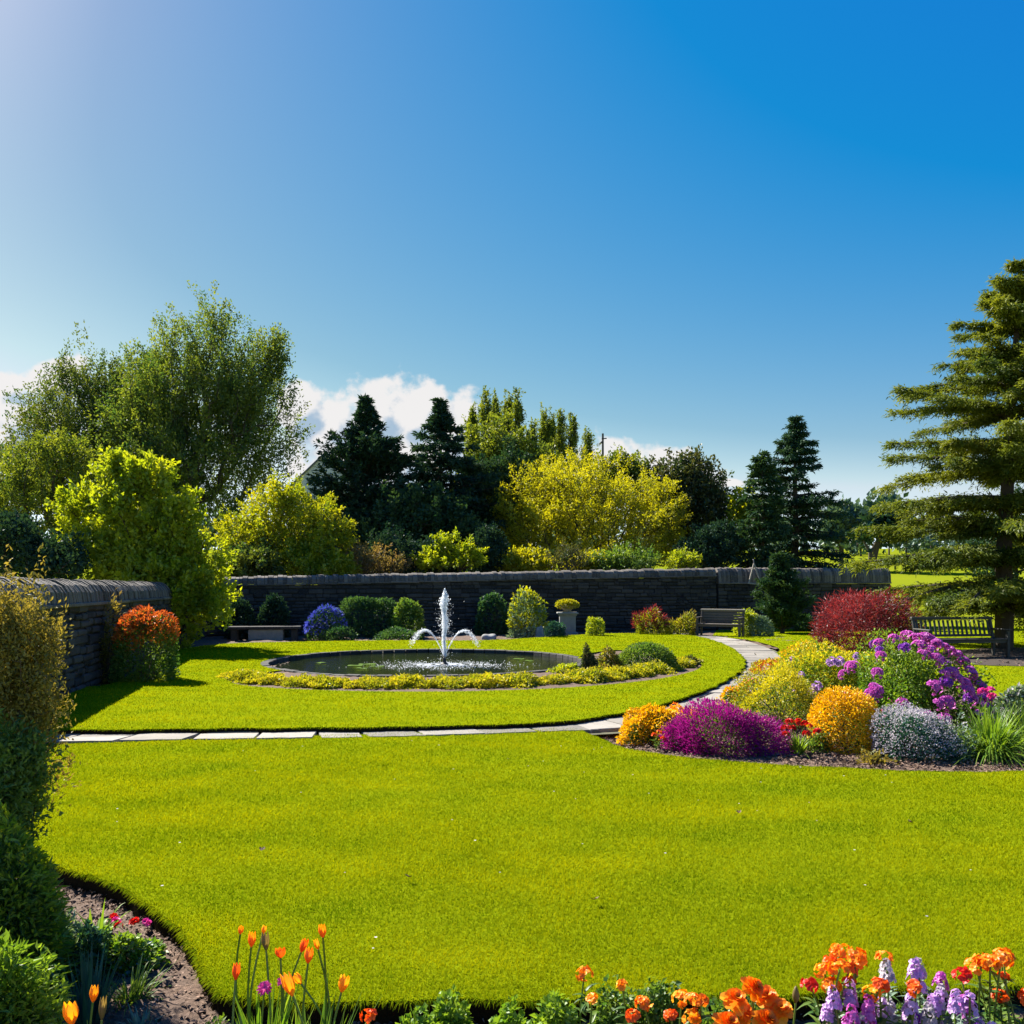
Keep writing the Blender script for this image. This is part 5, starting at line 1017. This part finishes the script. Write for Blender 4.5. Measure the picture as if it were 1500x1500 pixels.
straps('tulip_leaves', 'bunch of long green leaves around the tulip stems, left half', 'plant', (PX(385, 3.0), 3.0, -.1), 60, .42, .018, 'l_bright', .2, .12, .05)
straps('tulip_leaves', 'bunch of long green leaves under the right hand tulips', 'plant', (PX(462, 3.0), 3.0, -.1), 60, .42, .016, 'l_mid', .25, .15, .06)
def daisy(label, px, py, Y, r, mat, bx):
    z = -.1; X0 = PX(bx, Y); root = thing('daisy', label, 'flower', (X0, Y, z)); head = np.array([PX(px, Y) - X0, 0, PZ(py, Y) - z]); sb = MB(); stalk(sb, (0, 0, -.02), head, .004, .003, .03); sb.build('stem', M['stem'], root)
    mb = MB(); nrm = np.array([0.1, -.7, .7])
    for q in range(3): blossom(mb, head + nrm * .004 * q, nrm, r * (1 - .2 * q), 14, .15 + .3 * q, .35 + .25 * q, .36)
    mb.build('flower', M[mat], root)
daisy('magenta double daisy on the left among the tulip stems', 388, 1447, 2.95, .024, 'f_pink', 392); daisy('magenta double daisy just left of the large amber tulip', 415, 1437, 2.98, .022, 'f_pink', 412)

def wallflower(name, label, Y, bx, heads, leafmat='l_mid', group=None, hr=.03, nb=19, br=.0125, spread=.05, leafn=46):
    """heads: (px, py, petal material, size)"""
    z = -.1; X0 = PX(bx, Y); root = thing(name, label, 'flower', (X0, Y, z), group); sb = MB(); tops = []
    for px, py, mat, sz in heads:
        h = np.array([PX(px, Y) - X0, rng.uniform(-.06, .06), PZ(py, Y) - z]); d = stalk(sb, (rng.normal() * spread * .5, rng.normal() * spread * .5, -.02), h, .0045, .003, .05); tops.append(h)
        mb = MB(); k = max(4, int(nb * sz)); dd = rdir(k, .55)
        for q in range(k): blossom(mb, h + dd[q] * hr * sz * np.array([1, 1, .75]), dd[q] + rng.normal(size=3) * .2, br * rng.uniform(.85, 1.2), 5, .45, rng.uniform(.2, .8), .95)
        mb.build('flower_head', M[mat], root)
    sb.build('stems', M['stem'], root)
    lb = MB(); n = leafn * max(1, len(tops) // 2); t = rng.uniform(.05, .85, n); b = np.array(tops)[rng.integers(0, len(tops), n)] * t[:, None]; th = rng.random(n) * 6.28
    D = np.stack([np.cos(th), np.sin(th), rng.uniform(.1, .9, n)], 1); lb.strips(b, D, np.stack([-np.cos(th) * .4, -np.sin(th) * .4, np.ones(n)], 1), rng.uniform(.04, .09, n), .016, .4, 5, rng.random(n), None, 0, .2); lb.build('leaves', M[leafmat], root, smooth=True); return root
o_, t_, r_, a_ = 'f_orange', 'f_tanger', 'f_red', 'f_amber'
wallflower('wallflower', 'orange wallflower with many heads left of the lilac stocks', 3.0, 1232, [(1207, 1424, o_, 1), (1222, 1410, o_, 1.1), (1240, 1404, o_, 1), (1257, 1404, o_, 1), (1213, 1438, o_, .9), (1230, 1420, t_, .9), (1247, 1424, t_, .7), (1192, 1450, r_, .8), (1246, 1440, t_, .5), (1262, 1415, o_, .6)])
wallflower('wallflower', 'lone orange wallflower head rising behind the white stock', 3.1, 1300, [(1298, 1405, o_, .8)])
wallflower('wallflower', 'red and orange wallflower amid the lilac stocks', 2.95, 1300, [(1283, 1438, t_, .9), (1273, 1450, a_, .8), (1334, 1439, t_, .9), (1290, 1446, t_, .7)])
wallflower('wallflower', 'orange wallflower with wide branched heads at the bottom right', 3.0, 1462, [(1424, 1412, o_, 1), (1440, 1402, o_, .9), (1456, 1396, o_, 1), (1472, 1404, o_, 1), (1482, 1414, o_, .8), (1402, 1422, r_, .8), (1430, 1402, o_, .8), (1470, 1432, t_, .5), (1460, 1455, t_, .7), (1494, 1452, t_, .9), (1448, 1412, t_, .7)], spread=.03)
wallflower('wallflower', 'single orange flower with a red centre on a tall stem above the green clumps', 3.1, 862, [(858, 1437, o_, .85), (866, 1452, a_, .5)], leafn=30)
wallflower('wallflower', 'small orange flower head at the bottom edge right of the tulips', 2.95, 545, [(541, 1484, t_, .7)], leafn=20)
wallflower('wallflower', 'loose orange and yellow wallflower right of the single tall one', 2.95, 935, [(915, 1454, a_, .5), (926, 1484, t_, .6), (945, 1479, o_, .8)])
wallflower('wallflower', 'yellow and orange wallflower between the loose one and the ruffled blooms', 2.95, 1008, [(1003, 1474, a_, 1), (1015, 1466, o_, .8), (1023, 1459, o_, .7), (1010, 1484, a_, .8), (981, 1484, t_, .6)])
def ruffled(label, Y, bx, heads):
    z = -.1; X0 = PX(bx, Y); root = thing('ruffled_flower', label, 'flower', (X0, Y, z)); sb = MB()
    for px, py, r in heads:
        h = np.array([PX(px, Y) - X0, rng.uniform(-.05, .05), PZ(py, Y) - z]); stalk(sb, (0, 0, -.02), h, .006, .004, .04); mb = MB(); nrm = unit(np.array([rng.normal() * .4, -.5, .8]))
        for q in range(5): blossom(mb, h + nrm * r * .12 * q, nrm, r * (1 - .13 * q), 7, .1 + .42 * q, .7 - .1 * q, .9, 5, .18, (.3, .8, 1, .95, .55))
        mb.build('flower_head', M['f_orange'], root)
    sb.build('stems', M['stem'], root); lb = MB(); n = 60; th = rng.random(n) * 6.28; D = np.stack([np.cos(th), np.sin(th), np.full(n, .5)], 1)
    lb.strips(np.stack([rng.normal(size=n) * .06, rng.normal(size=n) * .05, rng.uniform(.02, .24, n)], 1), D, np.tile([0, 0, 1.], (n, 1)), .09, .03, .4, 5, rng.random(n), None, 0, .2); lb.build('leaves', M['l_mid'], root, smooth=True)
ruffled('cluster of large ruffled orange flowers at the bottom edge', 2.9, 1095, [(1060, 1492, .046), (1076, 1466, .042), (1102, 1452, .042), (1126, 1468, .042), (1144, 1480, .040), (1116, 1490, .046), (1088, 1488, .04)])
bud = MB(); sb = MB(); x0 = PX(1168, 2.95); root = thing('flower_bud', 'closed brownish flower bud on a bare stem right of the ruffled orange flowers', 'flower', (x0, 2.95, -.1)); h = np.array([-.005, 0, PZ(1464, 2.95) + .1]); stalk(sb, (0, 0, -.02), h - [0, 0, .01], .004, .003); sb.build('stem', M['stem'], root)
bud.lathe([(.003, -.012), (.011, .004), (.012, .016), (.008, .032), (.002, .044)], 10, h); bud.build('bud', M['l_pink'], root, smooth=True)
def stock(label, Y, bx, spikes):
    z = -.1; X0 = PX(bx, Y); root = thing('stock_flower', label, 'flower', (X0, Y, z)); sb = MB(); tops = []
    for px, py, L, mat in spikes:
        top = np.array([PX(px, Y) - X0, rng.uniform(-.10, .10), PZ(py, Y) - z]); b = np.array([top[0] * .5, top[1] * .5, -.02]); stalk(sb, b, top, .0045, .003, .03); tops.append(top); ax = unit(top - b); mb = MB(); n = int(16 + L * 190)
        for q in range(n):
            t = rng.random(); d = rdir(1)[0]; d = unit(d - ax * (d @ ax) * .8 + ax * .35 + np.array([0, 0, .1])); rr = .017 * (1 - .65 * t) + .006
            blossom(mb, top - ax * L * (1 - t) + d * rr, d, .0125 * (1.15 - .45 * t), 4, .3, rng.random(), 1.0, 3, .15, (.4, 1, .6))
        mb.build('flower_spike', M[mat], root)
    sb.build('stems', M['stem'], root); lb = MB(); n = 34 * len(tops); t = rng.uniform(.15, .82, n); b = np.array(tops)[rng.integers(0, len(tops), n)] * t[:, None]; b[:, :2] += rng.normal(size=(n, 2)) * .01; th = rng.random(n) * 6.28
    D = np.stack([np.cos(th), np.sin(th), rng.uniform(.2, 1.2, n)], 1); lb.strips(b, D, np.stack([-np.cos(th), -np.sin(th), np.full(n, .8)], 1), rng.uniform(.04, .075, n), .013, .35, 5, rng.random(n), None, 0, .2); lb.build('leaves', M['l_grey'], root, smooth=True)
m_, p_, w_, v_ = 'f_mauve', 'f_purple', 'f_white', 'f_violet'
stock('lilac stock plant with pale spikes just right of the orange wallflower', 2.92, 1248, [(1222, 1452, .06, m_), (1238, 1464, .07, v_), (1252, 1446, .08, m_), (1268, 1456, .09, v_), (1276, 1474, .07, v_), (1232, 1484, .06, v_), (1215, 1478, .05, m_), (1258, 1482, .06, w_)])
stock('white and lilac stock plant in the middle of the lilac group', 3.0, 1312, [(1300, 1418, .05, w_), (1312, 1424, .05, w_), (1304, 1468, .07, w_), (1318, 1440, .07, m_), (1292, 1466, .06, m_), (1338, 1474, .08, p_), (1324, 1462, .07, m_), (1310, 1484, .06, w_), (1345, 1488, .06, p_)])
stock('tall mauve stock plant right of the middle with the highest spikes', 3.05, 1352, [(1346, 1412, .07, m_), (1360, 1422, .05, w_), (1352, 1432, .07, m_), (1366, 1444, .08, m_), (1382, 1432, .04, v_), (1345, 1458, .06, w_), (1362, 1484, .06, w_)])
stock('purple stock plant at the right of the lilac group below the branched wallflower', 2.92, 1405, [(1392, 1446, .07, m_), (1408, 1444, .07, m_), (1382, 1478, .06, m_), (1400, 1466, .06, w_), (1424, 1470, .08, v_), (1434, 1484, .07, m_), (1420, 1494, .06, p_), (1440, 1496, .05, m_)])
for lab, px, Y, w, h in [('curly bright green foliage clump at the bottom edge, left end of the row', 600, 3.1, 90, 105), ('taller curly green foliage clump second in the bottom row', 660, 3.18, 95, 120), ('curly green foliage clump in the middle of the bottom row', 735, 3.1, 110, 118), ('curly green foliage clump below the tall orange flower', 805, 3.14, 105, 122), ('small leaved green clump right of the tall orange flower', 895, 3.2, 95, 120), ('green leafy clump behind the loose orange wallflower', 965, 3.2, 100, 118), ('green foliage mound under the ruffled orange flowers', 1090, 3.15, 170, 110), ('dark leaf mound beneath the lilac stocks', 1310, 3.15, 190, 95), ('green leaf mound under the branched wallflower at the right corner', 1455, 3.15, 130, 95)]:
    H('green_clump', lab, 'plant', px, 0, w, h, [LF('l_bright' if 'curly' in lab else 'l_mid', int(w * 20), .024, .020, .65, 1.03, rad=.9, flat=.5), LF('l_mid', int(w * 7), .026, .02, .3, .8)], z=-.1, Y=Y, lump=.16, stems=('stem', 20, .003), depth=.7)
